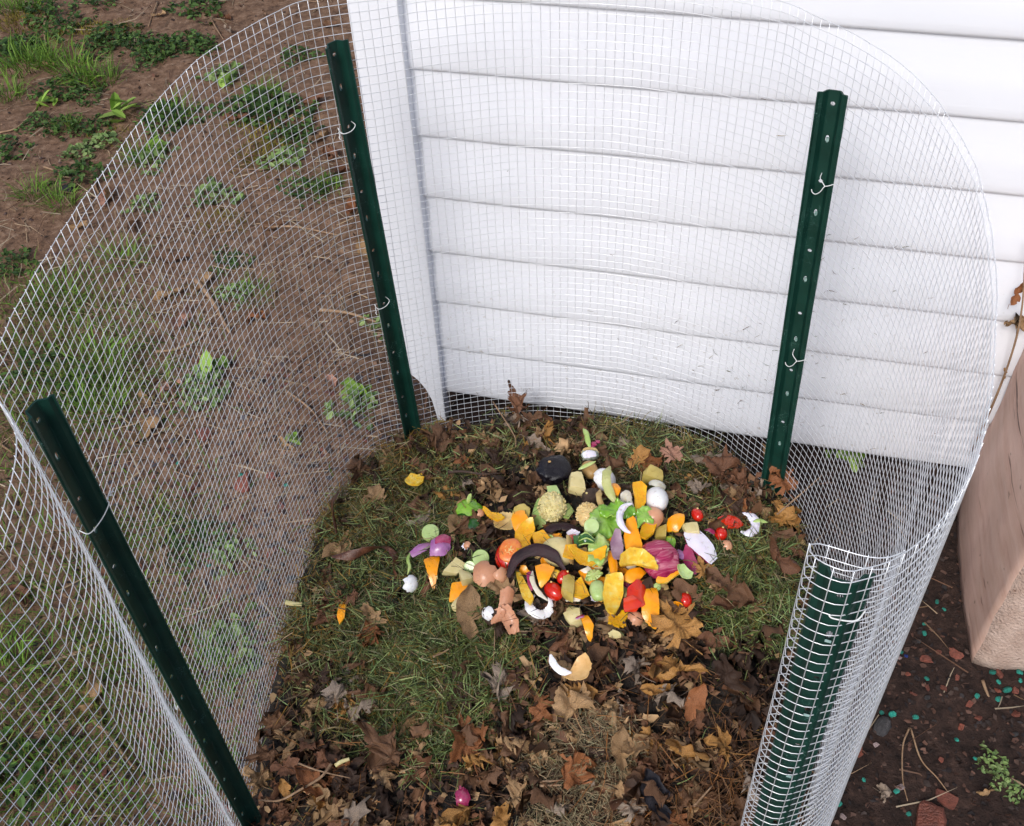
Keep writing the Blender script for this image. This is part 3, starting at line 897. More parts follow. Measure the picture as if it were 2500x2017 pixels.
# the leaves one can point to: (shape, variant, place, lift, half size, turn, tilt, roll, colour, label)
NOTED = [
 ('oak', 0, (-0.2409, 1.1547), .014, .026, 0.3, .2, .1, 'tan', 'tan lobed leaf with dark specks on clippings left of the food scraps'),
 ('oak', 1, (-0.2946, 1.0716), .012, .026, -0.5, .1, .3, 'tan', 'pale tan lobed leaf above the brown banana peel'),
 ('oval', 0, (-0.0787, 0.8691), .022, .042, 0.2, .15, .2, 'tan', 'large flat brown leaf below the pale potato chunks'),
 ('oak', 0, (-0.0206, 0.9045), .020, .030, 1.0, .1, .1, 'tan', 'tan lobed leaf sticking out under the brown eggshell'),
 ('maple', 4, (-0.0292, 0.7639), .016, .030, 1.4, .3, .1, 'grey', 'grey brown curled leaf right of the big green clippings'),
 ('maple', 0, (0.2259, 0.8204), .022, .050, 0.5, .1, .2, 'gold', 'wide golden tan maple leaf below the last orange peel'),
 ('maple', 6, (0.2192, 0.7541), .020, .045, 2.4, .4, .5, 'gold', 'long golden curled leaf hanging below the golden maple leaf'),
 ('maple', 3, (0.0629, 0.7157), .018, .042, 0.2, .2, .0, 'tan', 'crumpled tan leaf under the amber eggshell'),
 ('oak', 2, (0.0759, 0.7331), .020, .022, 1.6, .2, .1, 'gold', 'small golden leaf tucked right under the amber eggshell'),
 ('maple', 5, (0.1609, 0.7587), .020, .028, 0.8, .1, .2, 'grey', 'small pale grey crumpled leaf in the dark right half'),
 ('maple', 5, (0.2090, 0.7205), .018, .026, 2.0, .3, .0, 'grey', 'pale shredded leaf right of the grey crumpled leaf'),
 ('oval', 1, (0.1781, 0.7303), .018, .024, 1.9, .1, .3, 'gold', 'rounded golden leaf between two pale shredded leaves'),
 ('oval', 0, (0.2337, 0.7043), .020, .028, -0.3, .3, .2, 'rust', 'upright rust brown oval leaf near the mesh fold'),
 ('maple', 2, (0.2684, 0.6482), .020, .034, 1.3, .2, .1, 'gold', 'folded golden brown leaf low beside the mesh fold'),
 ('oval', 0, (0.1257, 0.6478), .018, .030, 0.1, .1, .3, 'tan', 'flat grey tan pointed leaf right of the straw clump'),
 ('maple', 0, (0.1325, 0.5764), .020, .026, 0.4, .2, .1, 'grey', 'pale grey torn leaf at the bottom edge'),
 ('oval', 0, (0.1679, 0.5827), .012, .036, 0.5, .1, .1, 'slate', 'long slate grey wet leaf near the bottom edge'),
 ('maple', 7, (-0.0823, 0.6778), .020, .044, 0.2, .25, .1, 'rust', 'bright rust maple leaf at the bottom centre'),
 ('maple', 1, (-0.1999, 0.6917), .020, .046, 0.9, .2, .0, 'brown', 'large brown maple leaf matted with clippings, lower left'),
 ('maple', 5, (-0.2848, 0.7874), .022, .030, 0.0, .3, .2, 'grey', 'pale buff crumpled leaf beside a dark hollow'),
 ('maple', 2, (-0.4012, 0.6881), .020, .032, 1.1, .1, .3, 'tan', 'folded tan leaf at the foot of the left foreground post'),
 ('maple', 1, (-0.3900, 0.7240), .018, .032, 2.0, .2, .2, 'brown', 'brown curled leaf above the folded tan leaf at the post foot'),
 ('maple', 3, (0.3398, 1.1255), .020, .046, 0.6, .2, .1, 'chest', 'broad chestnut brown leaf between siding and scraps, right'),
 ('maple', 7, (0.3003, 1.0813), .020, .026, 2.6, .3, .1, 'grey', 'mottled grey lobed leaf left of the chestnut leaf'),
 ('maple', 0, (0.2690, 1.1710), .020, .026, 0.2, .3, .1, 'pink', 'smooth pinkish tan leaf above the yellow potato chunk'),
 ('oak', 0, (0.2096, 1.1624), .020, .024, -0.7, .2, .2, 'gold', 'small orange tan leaf left of the pinkish leaf'),
 ('maple', 3, (0.1678, 1.1639), .016, .026, 0.3, .5, .1, 'brown', 'upright brown leaf right of the brown potato'),
 ('maple', 0, (0.4326, 1.0701), .022, .034, 0.5, .35, .2, 'rust', 'orange brown star shaped leaf at the foot of the right post'),
 ('oval', 3, (0.4310, 1.1502), .022, .024, 0.9, .1, .0, 'tan', 'rolled pale tan leaf touching the right post'),
 ('maple', 1, (0.0113, 1.3348), .020, .036, 0.4, .2, .1, 'chest', 'chestnut leaf heap against the mesh below the siding'),
 ('maple', 4, (-0.1252, 1.2640), .016, .034, 1.4, .2, .1, 'brown', 'brown crumpled leaf in front of the back left post'),
 ('maple', 5, (-0.2749, 1.2179), .016, .032, 0.3, .2, .2, 'brown', 'brown crumpled leaf against the left mesh'),
 ('oval', 3, (0.3939, 0.9199), .026, .034, 0.9, .1, .1, 'chest', 'rolled brown leaf like a log beside the mesh fold'),
 ('oak', 2, (0.3108, 0.8778), .018, .036, 0.9, .1, .2, 'brown', 'brown oval leaf on green clippings left of the mesh fold'),
 ('maple', 0, (0.2776, 0.9136), .018, .022, 0.1, .2, .2, 'gold', 'small golden star leaf below the white onion wedge'),
 ('oak', 3, (-0.2412, 0.9207), .014, .026, 0.8, .1, .1, 'tan', 'pale tan pointed leaf below the white eggshell'),
 ('maple', 6, (-0.3156, 0.9364), .014, .028, 0.4, .1, .2, 'chest', 'chestnut crumpled leaf beside a scrap of orange at the left'),
 ('oval', 2, (0.3172, 0.8557), .020, .030, 1.6, .1, .2, 'chest', 'dark reddish leaf half buried near the lone tomato'),
 ('oval', 0, (0.1193, 0.5980), .022, .014, 0.2, .4, .1, 'tan', 'narrow leaf on the straw clump'),
]
for kd, v, (x, y), lift, size, yaw, tilt, roll, col, lab in NOTED:
    leaf(kd, v, x, y, lift, size * 1.22, yaw, tilt, roll, col, lab)
# the rest of the leaves, thick in the lower right and along the rim, thin on the clippings
HEAVY = [((0.1528, 1.3385), .05, .9), ((-0.0987, 1.3068), .05, .9), ((-0.3429, 1.0915), .04, .6), ((0.4042, 1.1044), .05, .9), ((0.0311, 1.1821), .05, .8), ((-0.3466, 0.8181), .05, .8), ((-0.0771, 1.0937), .05, .5), ((0.3234, 1.2260), .05, .7), ((0.1817, 0.7078), .11, 1.0), ((0.2548, 0.6195), .10, 1.0), ((0.0246, 0.7092), .08, .6), ((-0.2995, 0.7159), .08, .9), ((-0.1713, 0.6436), .08, .8), ((-0.0008, 1.3156), .10, .9), ((-0.0764, 1.2077), .08, .9),
         ((0.4097, 1.0336), .05, 1.0), ((-0.2651, 1.2545), .06, .9), ((-0.0096, 0.6100), .08, .8), ((0.1313, 0.7917), .08, .7), ((-0.2618, 0.9439), .06, .5), ((-0.0066, 1.1222), .07, .5), ((0.2474, 1.1051), .07, .4), ((0.2481, 0.7738), .06, .7)]
MARK = [((0.1003, 0.9931), 'among the food scraps'), ((0.1817, 0.7078), 'in the dark leaf drift at the right'), ((0.2589, 0.6091), 'low beside the mesh fold'), ((0.0240, 0.6986), 'left of the straw clump'), ((-0.3606, 0.7040), 'by the left foreground post'),
        ((-0.1713, 0.6332), 'at the bottom left of the pile'), ((0.1155, 1.3525), 'under the siding at the back'), ((-0.1514, 1.2928), 'near the back left post'), ((0.4147, 1.0620), 'near the back right post'), ((-0.3012, 1.2041), 'along the upper left mesh'),
        ((-0.0098, 0.6050), 'at the bottom centre'), ((0.1313, 0.7917), 'just below the scraps'), ((-0.2618, 0.9439), 'left of the big green clippings'), ((-0.0548, 1.1436), 'left of the black avocado'), ((0.2910, 1.1198), 'above the small tomatoes'), ((0.3462, 0.8839), 'right of the scraps by the mesh'), ((-0.1176, 0.7945), 'on the big green clippings')]
CWORD = {'tan': 'tan', 'brown': 'brown', 'dark': 'dark brown', 'grey': 'pale grey', 'rust': 'rusty', 'gold': 'golden', 'chest': 'chestnut', 'slate': 'slate', 'pink': 'pinkish'}
def leaf_label(kd, v, x, y, size, col):
    w = min(MARK, key=lambda m: (m[0][0] - x) ** 2 + (m[0][1] - y) ** 2)[1]
    sz = 'tiny' if size < 0.022 else ('small' if size < 0.029 else ('mid-sized' if size < 0.037 else 'large'))
    sh = {'maple': 'maple', 'oak': 'lobed', 'oval': 'oval'}[kd]
    st = ['flat', 'curled', 'rolled', 'folded'][v % 4]
    return '%s %s %s %s leaf %s' % (sz, st, CWORD[col], sh, w)
rest_leaves = []
cnt = 0
while cnt < 258:
    x, y = rnd.uniform(-0.42, 0.45), rnd.uniform(0.50, 1.33)
    if not in_pile(x, y, 0.95): continue
    w = sum(k * math.exp(-((x - p[0]) ** 2 + (y - p[1]) ** 2) / (2 * s * s)) for p, s, k in HEAVY)
    fx, fy = (0.1003, 0.9931)
    w *= 1 - 0.85 * math.exp(-(((x - fx) / .16) ** 2 + ((y - fy) / .13) ** 2))
    if rnd.random() > w + 0.05: continue
    kd = rnd.choices(['maple', 'oak', 'oval'], [0.62, 0.2, 0.18])[0]
    col = rnd.choices(['tan', 'brown', 'dark', 'grey', 'rust', 'gold', 'chest'], [20, 26, 26, 9, 5, 5, 10])[0]
    size, var = rnd.uniform(0.018, 0.046), rnd.randrange(10)
    rest_leaves.append(leaf(kd, var, x, y, rnd.uniform(-0.002, 0.014), size, rnd.uniform(0, 6.28), rnd.gauss(0, .35), rnd.gauss(0, .35), col,
         leaf_label(kd, var, x, y, size, col), 'dead leaves strewn over the compost'))
    cnt += 1
tell_apart(rest_leaves)
# the leaves matted underneath, more than one could count
def leaf_drift():
    V, F, C = [], [], []
    pool = [(np.array([v.co[:] for v in me.vertices]), [tuple(p.vertices) for p in me.polygons]) for me in (LEAF['maple'][1], LEAF['maple'][2], LEAF['maple'][4], LEAF['maple'][5], LEAF['maple'][8], LEAF['oak'][1], LEAF['oval'][1])]
    k = 0; o = 0
    while k < 560:
        x, y = rnd.uniform(-0.43, 0.46), rnd.uniform(0.42, 1.34)
        if not in_pile(x, y, 0.96): continue
        w = sum(q * math.exp(-((x - p[0]) ** 2 + (y - p[1]) ** 2) / (2 * s * s)) for p, s, q in HEAVY)
        if rnd.random() > w + 0.10: continue
        v, f = rnd.choice(pool)
        Mx = np.array(Euler((rnd.gauss(0, .4), rnd.gauss(0, .4), rnd.uniform(0, 6.28))).to_matrix()) * rnd.uniform(.016, .038)
        V.append(v @ Mx.T + np.array((x, y, pile_height(x, y) + rnd.uniform(-.010, .002))))
        F += [tuple(i + o for i in g) for g in f]; o += len(v)
        c = np.array(rnd.choice([LC['brown'], LC['dark'], LC['dark'], LC['dark'], LC['chest'], LC['tan']])) * rnd.uniform(.35, 1.1)
        C.append(np.repeat((c * np.array([1, 1, 1]))[None], len(v), 0) * (1 + .35 * np.sin(v[:, :1] * 9 + v[:, 1:2] * 7))); k += 1
    obj('leaf_drift', mesh('leaf_drift', np.concatenate(V), F, M_frag, True, None, np.clip(np.concatenate(C), .004, 1)), label='matted brown leaves lying under the loose ones on the compost', cat='leaves', kind='stuff')
M_frag = attr_mat('crumbled litter', 0.7, 0.0, 0.3)
leaf_drift()
# crumbled bits of leaf between them: too small to count
def fragments(name, n, spots, zfun, cols, smin, smax, label, cat):
    V, F, C = [], [], []
    k = 0
    while k < n:
        x, y = spots()
        if x is None: continue
        z = zfun(x, y)
        s = rnd.uniform(smin, smax); a0 = rnd.uniform(0, 6.28); tl = Euler((rnd.gauss(0, .5), rnd.gauss(0, .5), a0)).to_matrix()
        m = rnd.choice([4, 5, 6]); o = len(V)
        c = np.array(rnd.choice(cols)) * rnd.uniform(0.6, 1.3)
        V.append(Vector((x, y, z + s * rnd.uniform(-.2, .3)))); C.append(c)
        for q in range(m):
            rr = s * rnd.uniform(0.45, 1.1)
            V.append(Vector((x, y, z)) + tl @ Vector((rr * math.cos(6.283 * q / m), rr * 0.75 * math.sin(6.283 * q / m), 0))); C.append(c)
        for q in range(m): F.append((o, o + 1 + q, o + 1 + (q + 1) % m))
        k += 1
    return obj(name, mesh(name, V, F, M_frag, False, None, np.array(C)), label=label, cat=cat, kind='stuff')
def pile_spot():
    x, y = rnd.uniform(-0.43, 0.46), rnd.uniform(0.42, 1.35)
    return (x, y) if in_pile(x, y, 0.98) else (None, None)
fragments('leaf_litter', 5200, pile_spot, lambda x, y: pile_height(x, y) + rnd.uniform(-0.008, 0.007), [LC['brown'], LC['dark'], LC['dark'], LC['chest'], LC['tan'], (0.02, 0.013, 0.009)], 0.003, 0.011,
          'crumbled leaf bits and humus between the leaves of the compost', 'litter')

# ------------------------------------------------------------------ kitchen scraps
M_rind = food('orange rind', (0.90, 0.30, 0.002), (0.95, 0.38, 0.004), 50, 0.3, 0.04, 0.5, 0.0008)
M_pith = food('orange pith and pulp', (0.92, 0.43, 0.005), (0.93, 0.58, 0.03), 110, 0.3, 0.08, 0.8, 0.003, c3=(0.92, 0.74, 0.22))
M_pulp = food('bright orange pulp', (0.92, 0.38, 0.003), (0.94, 0.55, 0.012), 110, 0.22, 0.1, 0.9, 0.003)
M_eggb = food('brown eggshell', (0.50, 0.215, 0.11), (0.60, 0.30, 0.17), 35, 0.55, 0.1, 0.1)
M_eggw = food('white eggshell', (0.80, 0.79, 0.79), (0.86, 0.85, 0.84), 30, 0.5, 0.1, 0.1, dark=None)
M_amber = food('stained eggshell lining', (0.60, 0.33, 0.10), (0.75, 0.50, 0.22), 60, 0.5, 0.1)
M_tom = food('ripe tomato skin', (0.48, 0.008, 0.004), (0.58, 0.020, 0.006), 30, 0.12, 0.04, 0.05)
M_tomin = food('tomato flesh', (0.75, 0.13, 0.03), (0.80, 0.32, 0.06), 90, 0.25, 0.3, 0.5)
M_seed = food('tomato seeds', (0.72, 0.48, 0.14), (0.82, 0.62, 0.28), 200, 0.35, 0.2)
M_pot = food('cut potato', (0.58, 0.48, 0.20), (0.68, 0.58, 0.30), 60, 0.4, 0.1, 0.3, dark=(0.55, 0.42, 0.18))
M_poty = food('yellow potato', (0.46, 0.34, 0.07), (0.56, 0.44, 0.12), 60, 0.4, 0.1, 0.3, dark=(0.40, 0.28, 0.10))
M_potsk = food('brown potato skin', (0.36, 0.20, 0.06), (0.52, 0.32, 0.11), 50, 0.6, 0.05, 0.4)
M_onw = food('white onion flesh', (0.74, 0.68, 0.80), (0.82, 0.80, 0.86), 40, 0.35, 0.25, 0.15)
M_onp = food('red onion skin', (0.20, 0.006, 0.045), (0.34, 0.030, 0.10), 30, 0.2, 0.05, 0.2, c3=(0.46, 0.11, 0.19))
M_lil = food('lilac onion flesh', (0.30, 0.08, 0.27), (0.50, 0.26, 0.48), 40, 0.3, 0.1, 0.2)
M_mauve = food('greyish inner onion skin', (0.20, 0.09, 0.15), (0.40, 0.28, 0.34), 40, 0.3, 0.1, 0.3)
M_curd = food('cream vegetable core', (0.64, 0.52, 0.19), (0.76, 0.66, 0.34), 80, 0.6, 0.2, 0.6, 0.002)
M_curd2 = food('tan vegetable core', (0.68, 0.45, 0.17), (0.78, 0.59, 0.28), 80, 0.6, 0.2, 0.6, 0.002)
M_stem = food('pale green stem', (0.28, 0.44, 0.08), (0.50, 0.60, 0.22), 40, 0.4, 0.25, 0.3)
M_let = food('lettuce', (0.08, 0.24, 0.018), (0.22, 0.42, 0.05), 30, 0.3, 0.15, 0.4, c3=(0.38, 0.55, 0.13))
M_gpep = food('green pepper', (0.05, 0.20, 0.008), (0.17, 0.38, 0.02), 30, 0.16, 0.08, 0.15, c3=(0.34, 0.52, 0.08))
M_dkg = food('dark green skin', (0.012, 0.07, 0.012), (0.035, 0.14, 0.02), 60, 0.25, 0.05, 0.2)
M_cuke = food('cucumber flesh', (0.36, 0.50, 0.16), (0.50, 0.62, 0.27), 60, 0.3, 0.3, 0.2)
M_avo = food('black avocado skin', (0.003, 0.0025, 0.004), (0.010, 0.008, 0.013), 120, 0.27, 0, 0.35, 0.002, spec=0.4)
M_avop = food('purple brown avocado peel', (0.012, 0.005, 0.007), (0.038, 0.014, 0.017), 70, 0.4, 0, 0.6, 0.002, spec=0.3)
M_ban = food('brown banana peel', (0.030, 0.011, 0.006), (0.09, 0.032, 0.016), 45, 0.35, 0, 0.6, 0.002, c3=(0.17, 0.065, 0.034))
M_pit = food('dirty avocado stone', (0.022, 0.012, 0.008), (0.075, 0.042, 0.026), 90, 0.6, 0, 0.9, 0.003)
M_red = food('red pepper', (0.50, 0.012, 0.004), (0.66, 0.050, 0.010), 30, 0.16, 0.05, 0.15)
M_peelt = food('tan potato peel', (0.44, 0.28, 0.09), (0.66, 0.48, 0.20), 60, 0.5, 0.1, 0.4)
M_olive = food('olive peel', (0.38, 0.40, 0.12), (0.56, 0.56, 0.24), 40, 0.45, 0.2, 0.3)
M_garl = food('papery garlic skin', (0.62, 0.56, 0.42), (0.74, 0.70, 0.58), 40, 0.5, 0.3, 0.2)
M_mould = food('mouldy bread', (0.34, 0.42, 0.28), (0.70, 0.72, 0.62), 150, 0.9, 0, 0.9, 0.003)

def onion_stripes():
    m, nt, b = new_mat('striped red onion')
    co = coords(nt)
    mp = nt.nodes.new('ShaderNodeMapping'); mp.inputs['Scale'].default_value = (14, 170, 60)
    nt.links.new(co, mp.inputs[0])
    n1 = noise_tex(nt, mp.outputs[0], 1.0, 4, .6, .8)
    col = ramp(nt, n1, [(.3, (0.16, 0.004, 0.030)), (.5, (0.34, 0.022, 0.085)), (.72, (0.55, 0.20, 0.25))])
    nt.links.new(col, b.inputs['Base Color'])
    b.inputs['Roughness'].default_value = .2
    bump(nt, b, n1, .3, .002)
    return m
M_onst = onion_stripes()
def outline_of(poly, seg=36, jag=0.0, seed=0):
    """radius of a star shaped outline for a ring of directions"""
    n = len(poly); P = [Vector(p) for p in poly]
    c = sum(P, Vector((0, 0))) / n
    P = [p - c for p in P]
    rr = random.Random(seed)
    out = []
    for s in range(seg):
        th = 2 * math.pi * s / seg
        out.append(radial(P, th, Vector((0, 0))))
    sm = [0.08 * out[i - 1] + 0.84 * out[i] + 0.08 * out[(i + 1) % seg] for i in range(seg)]
    return [v * (1 + jag * rr.uniform(-1, 1)) for v in sm]
def ell(w, h, seg=36):
    return [(w / 2 * math.cos(2 * math.pi * q / 24), h / 2 * math.sin(2 * math.pi * q / 24)) for q in range(24)]
def curved(poly, R_, t, bowl=False, jag=0.0, seed=0, axis=None, wob=0.0):
    """a piece of a curved skin: outer surface and inner surface with its rim.  bowl: hollow side up"""
    seg, rg = 60, 5
    out = outline_of(poly, seg, jag, seed)
    sg = 1 if bowl else -1
    def surf(off, shrink):
        V = []
        for k in range(rg + 1):
            for s in range(seg if k else 1):
                th = 2 * math.pi * s / seg; r = out[s] * (k / rg) * shrink
                x, y = r * math.cos(th), r * math.sin(th)
                d = (x if axis == 'x' else y if axis == 'y' else math.hypot(x, y))
                q = min(abs(d) / R_, 1.25)
                z = R_ * (1 - math.cos(q)) * sg
                z += wob * fbm(x * 60 + seed, y * 60, seed, 2)
                V.append(Vector((x * (1 - 0.08 * q * q), y * (1 - 0.08 * q * q), z + off)))
        return V
    def faces(o, flip):
        F = []
        for s in range(seg):
            f = (o, o + 1 + s, o + 1 + (s + 1) % seg); F.append(f[::-1] if flip else f)
        for k in range(rg - 1):
            for s in range(seg):
                a, b = o + 1 + k * seg + s, o + 1 + k * seg + (s + 1) % seg
                f = (a, a + seg, b + seg, b); F.append(f[::-1] if flip else f)
        return F
    top, bot = surf(t / 2, 0.97 if bowl else 1.0), surf(-t / 2, 1.0 if bowl else 0.97)
    o = len(top)
    base = 1 + (rg - 1) * seg
    rim = [(base + s, o + base + s, o + base + (s + 1) % seg, base + (s + 1) % seg) for s in range(seg)]
    if bowl:   # outer side below
        outer = (bot, faces(0, True)); inner = (top + bot, faces(0, False) + rim)
    else:
        outer = (top, faces(0, False)); inner = (bot + top, faces(0, True) + [(o + a, b - o, c - o, o + d) for a, b, c, d in rim])
    return outer, inner
def lump(sx, sy, sz, e=0.6, n=7, amp=0.05, seed=0, freq=2.2):
    """rounded lump between box (small e) and ellipsoid (e = 1)"""
    V, F, idx = [], [], {}
    def vert(p):
        key = tuple(round(v * n * 2) for v in p)
        if key in idx: return idx[key]
        v = Vector(p)
        s = v.normalized()
        m = max(abs(v.x), abs(v.y), abs(v.z))
        q = s * e + v * (1 - e) * 0.86
        if e < .6:                         # hand cut: no face quite square
            hk = random.Random(seed)
            q = Vector((q.x * (1 + hk.uniform(-.25, .25) * v.y) + hk.uniform(-.2, .2) * v.z, q.y * (1 + hk.uniform(-.25, .25) * v.x) + hk.uniform(-.2, .2) * v.x, q.z * (1 + hk.uniform(-.35, .35) * v.x + hk.uniform(-.35, .35) * v.y)))
        q *= 1 + amp * fbm(s.x * freq + seed, s.y * freq, s.z * freq + seed * 1.7, 3)
        idx[key] = len(V); V.append(Vector((q.x * sx, q.y * sy, q.z * sz))); return idx[key]
    for ax in range(3):
        for sg in (-1, 1):
            for i in range(n):
                for j in range(n):
                    c = []
                    for di, dj in ((0, 0), (1, 0), (1, 1), (0, 1)):
                        a, b = -1 + 2 * (i + di) / n, -1 + 2 * (j + dj) / n
                        p = [0, 0, 0]; p[ax] = sg; p[(ax + 1) % 3] = a; p[(ax + 2) % 3] = b
                        c.append(vert(p))
                    F.append(tuple(c) if sg > 0 else tuple(c[::-1]))
    return V, F
def shell(rx, rz, open_, jag, seed, seg=28, rg=8):
    """broken eggshell: a cap of an egg with a jagged rim, with inside and outside"""
    r = random.Random(seed)
    lim = [open_ + jag * r.uniform(-1, 1) for _ in range(seg)]
    lim = [0.3 * lim[i - 1] + 0.7 * lim[i] for i in range(seg)]
    def sf(k_):
        V = []
        for k in range(rg + 1):
            for s in range(seg if k else 1):
                ph = lim[s] * k / rg; th = 2 * math.pi * s / seg
                V.append(Vector((rx * k_ * math.sin(ph) * math.cos(th), rx * k_ * math.sin(ph) * math.sin(th), rz * k_ * math.cos(ph))))
        return V
    A, B = sf(1.0), sf(0.965)
    o = len(A); F = []
    for off, fl in ((0, False), (o, True)):
        for s in range(seg):
            f = (off, off + 1 + s, off + 1 + (s + 1) % seg); F.append(f[::-1] if fl else f)
        for k in range(rg - 1):
            for s in range(seg):
                a, b = off + 1 + k * seg + s, off + 1 + k * seg + (s + 1) % seg
                f = (a, a + seg, b + seg, b); F.append(f[::-1] if fl else f)
    base = 1 + (rg - 1) * seg
    F += [(base + s, o + base + s, o + base + (s + 1) % seg, base + (s + 1) % seg) for s in range(seg)]
    return A + B, F
def strip(pts, w, h, sides=8, taper=True, tw=0.0):
    """flattened, tapering strip along a path in metres, for peels and stalks"""
    P = catmull([Vector(p) for p in pts], 6)
    V, F = [], []
    n = len(P)
    for i, p in enumerate(P):
        t = (P[min(i + 1, n - 1)] - P[max(i - 1, 0)]).normalized()
        a = Vector((0, 0, 1)).cross(t); a = a.normalized() if a.length > 0.01 else Vector((1, 0, 0))
        c = t.cross(a)
        ang = tw * i / n
        a, c = a * math.cos(ang) + c * math.sin(ang), c * math.cos(ang) - a * math.sin(ang)
        q = i / (n - 1)
        k = min(1.0, (0.25 + 3.2 * min(q, 1 - q))) if taper else 1.0
        k *= 1 + .22 * fbm(i * .28, w * 900, 3, 2)
        for s in range(sides):
            th = 2 * math.pi * s / sides
            V.append(p + a * (w / 2 * k * math.cos(th)) + c * (h / 2 * k * math.sin(th)))
    for i in range(n - 1):
        for s in range(sides):
            a, b = i * sides + s, i * sides + (s + 1) % sides
            F.append((a, b, b + sides, a + sides))
    F.append(tuple(range(sides - 1, -1, -1))); F.append(tuple(range((n - 1) * sides, n * sides)))
    return V, F
LIFT0 = 0.008
def zon(p, lift): return (p[0], p[1], pile_height(*p) + LIFT0 + lift)
SC = 'kitchen scraps on the compost'
def crisp(me, ang=38):
    me.set_sharp_from_angle(angle=R(ang))
    return me
def scrap(name, VF, mat, p, lift, label, cat, rot=(0, 0, 0), smooth=True):
    return obj(name, crisp(mesh(name, VF[0], VF[1], mat, smooth)), zon(p, lift), rot, label=label, cat=cat, group=SC)
def part(name, VF, mat, parent, smooth=True, loc=(0, 0, 0), rot=(0, 0, 0)):
    return obj(name, crisp(mesh(name, VF[0], VF[1], mat, smooth)), loc, rot, parent=parent)
def peel(p, poly, lift, label, bowl=False, R_=0.040, rot=(0, 0, 0), axis=None, t=0.0045, outer=None, inner=None, name='orange_peel', cat='orange peel', jag=0.03, inn='pith', seed=None):
    seed = seed if seed is not None else int(abs(p[0]) * 9973 + abs(p[1]) * 7919)
    o, i = curved(poly, R_, t, bowl, jag, seed, axis, 0.0012)
    ob = scrap(name, o, outer or M_rind, p, lift, label, cat, rot)
    part(inn, i, inner or M_pith, ob)
    return ob

# --- oranges
peel((-0.1391, 0.9772), [(-0.0130, 0.0261), (-0.0014, 0.0297), (0.0151, 0.0288), (0.0101, -0.0045), (0.0058, -0.0297), (0.0022, -0.0297)], .010, 'long triangle of orange peel standing at the left of the scraps', rot=(.25, 0, 0))
peel((-0.0944, 0.9215), [(-0.0173, -0.0162), (-0.0130, 0.0162), (0.0036, 0.0180), (0.0187, 0.0072), (0.0072, -0.0108)], .014, 'orange peel triangle above a pale potato chunk at the left', rot=(.15, .1, 0))
peel((-0.1740, 1.1815), [(-0.0187, -0.0054), (-0.0072, 0.0126), (0.0058, 0.0090), (0.0187, 0.0153), (0.0158, -0.0072), (0.0058, -0.0153), (-0.0101, -0.0126)], .012, 'lone torn yellow orange scrap at the upper left', bowl=True)
peel((-0.2897, 0.9369), [(-0.0058, 0.0198), (0.0065, 0.0162), (0.0050, -0.0090), (-0.0029, -0.0216), (-0.0072, -0.0072)], .010, 'sliver of orange peel far left beside a chestnut leaf')
peel((0.0035, 1.0282), [(-0.0158, 0.0090), (-0.0086, 0.0252), (0.0072, 0.0216), (0.0151, -0.0036), (0.0058, -0.0180), (-0.0058, -0.0270), (-0.0130, -0.0108)], .020, 'bright orange wedge beside the pale cream core', rot=(.3, -.2, 0))
peel((0.0105, 0.9909), [(-0.0180, -0.0180), (-0.0158, 0.0090), (-0.0029, 0.0252), (0.0158, 0.0315), (0.0180, 0.0090), (0.0072, -0.0054), (0.0101, -0.0270), (-0.0029, -0.0405), (-0.0144, -0.0360)], .018, 'torn orange half with yellow pulp next to the seedy tomato', bowl=True, inner=M_pulp, R_=.04)
peel((0.0358, 0.9838), [(-0.0144, 0.0072), (0.0043, 0.0126), (0.0158, -0.0054), (0.0058, -0.0162), (-0.0115, -0.0126)], .018, 'small orange scrap wedged above the pale round half', bowl=True, inner=M_pulp)
peel((0.0355, 0.9099), [(-0.0151, 0.0162), (0.0000, 0.0198), (0.0158, 0.0126), (0.0058, -0.0072), (-0.0086, -0.0216), (-0.0122, -0.0054)], .030, 'orange peel triangle lying on the black avocado peel', rot=(.2, 0, 0))
peel((0.0065, 0.9007), [(-0.0144, 0.0306), (-0.0043, 0.0306), (0.0058, 0.0036), (0.0158, -0.0252), (0.0086, -0.0324), (-0.0043, -0.0126)], .016, 'slanting yellow orange strip above the white C shaped eggshell', bowl=True, axis='x', R_=.012)
peel((0.1574, 1.0627), [(-0.0101, -0.0072), (-0.0058, 0.0144), (0.0043, 0.0153), (0.0122, -0.0018), (0.0072, -0.0144), (-0.0043, -0.0162)], .030, 'small orange chunk under the long olive peel', R_=.018)
peel((0.1933, 1.0384), [(-0.0115, 0.0252), (0.0043, 0.0288), (0.0144, 0.0216), (0.0151, -0.0054), (0.0043, -0.0252), (-0.0043, -0.0288), (-0.0029, -0.0000)], .034, 'half slice of orange with bright pulp left of the white egg', bowl=True, inner=M_pulp, rot=(.5, .3, 0), R_=.05)
peel((0.1426, 0.9750), [(-0.0173, -0.0090), (-0.0086, 0.0072), (0.0058, 0.0126), (0.0173, 0.0108), (0.0130, -0.0072), (0.0000, -0.0108)], .028, 'orange peel half hidden under lettuce', rot=(.1, .1, 0))
peel((0.1766, 0.9605), [(-0.0115, -0.0324), (-0.0130, 0.0054), (-0.0043, 0.0324), (0.0086, 0.0378), (0.0115, 0.0126), (0.0144, -0.0090), (0.0115, -0.0324)], .042, 'large upright orange peel behind the white onion arc', rot=(.35, -.1, 0), axis='x', R_=.03)
peel((0.2014, 0.9782), [(-0.0158, -0.0144), (-0.0086, 0.0090), (0.0086, 0.0198), (0.0173, 0.0126), (0.0086, -0.0054), (-0.0058, -0.0198)], .034, 'yellow orange strip under the torn lettuce leaf', bowl=True, inner=M_pulp)
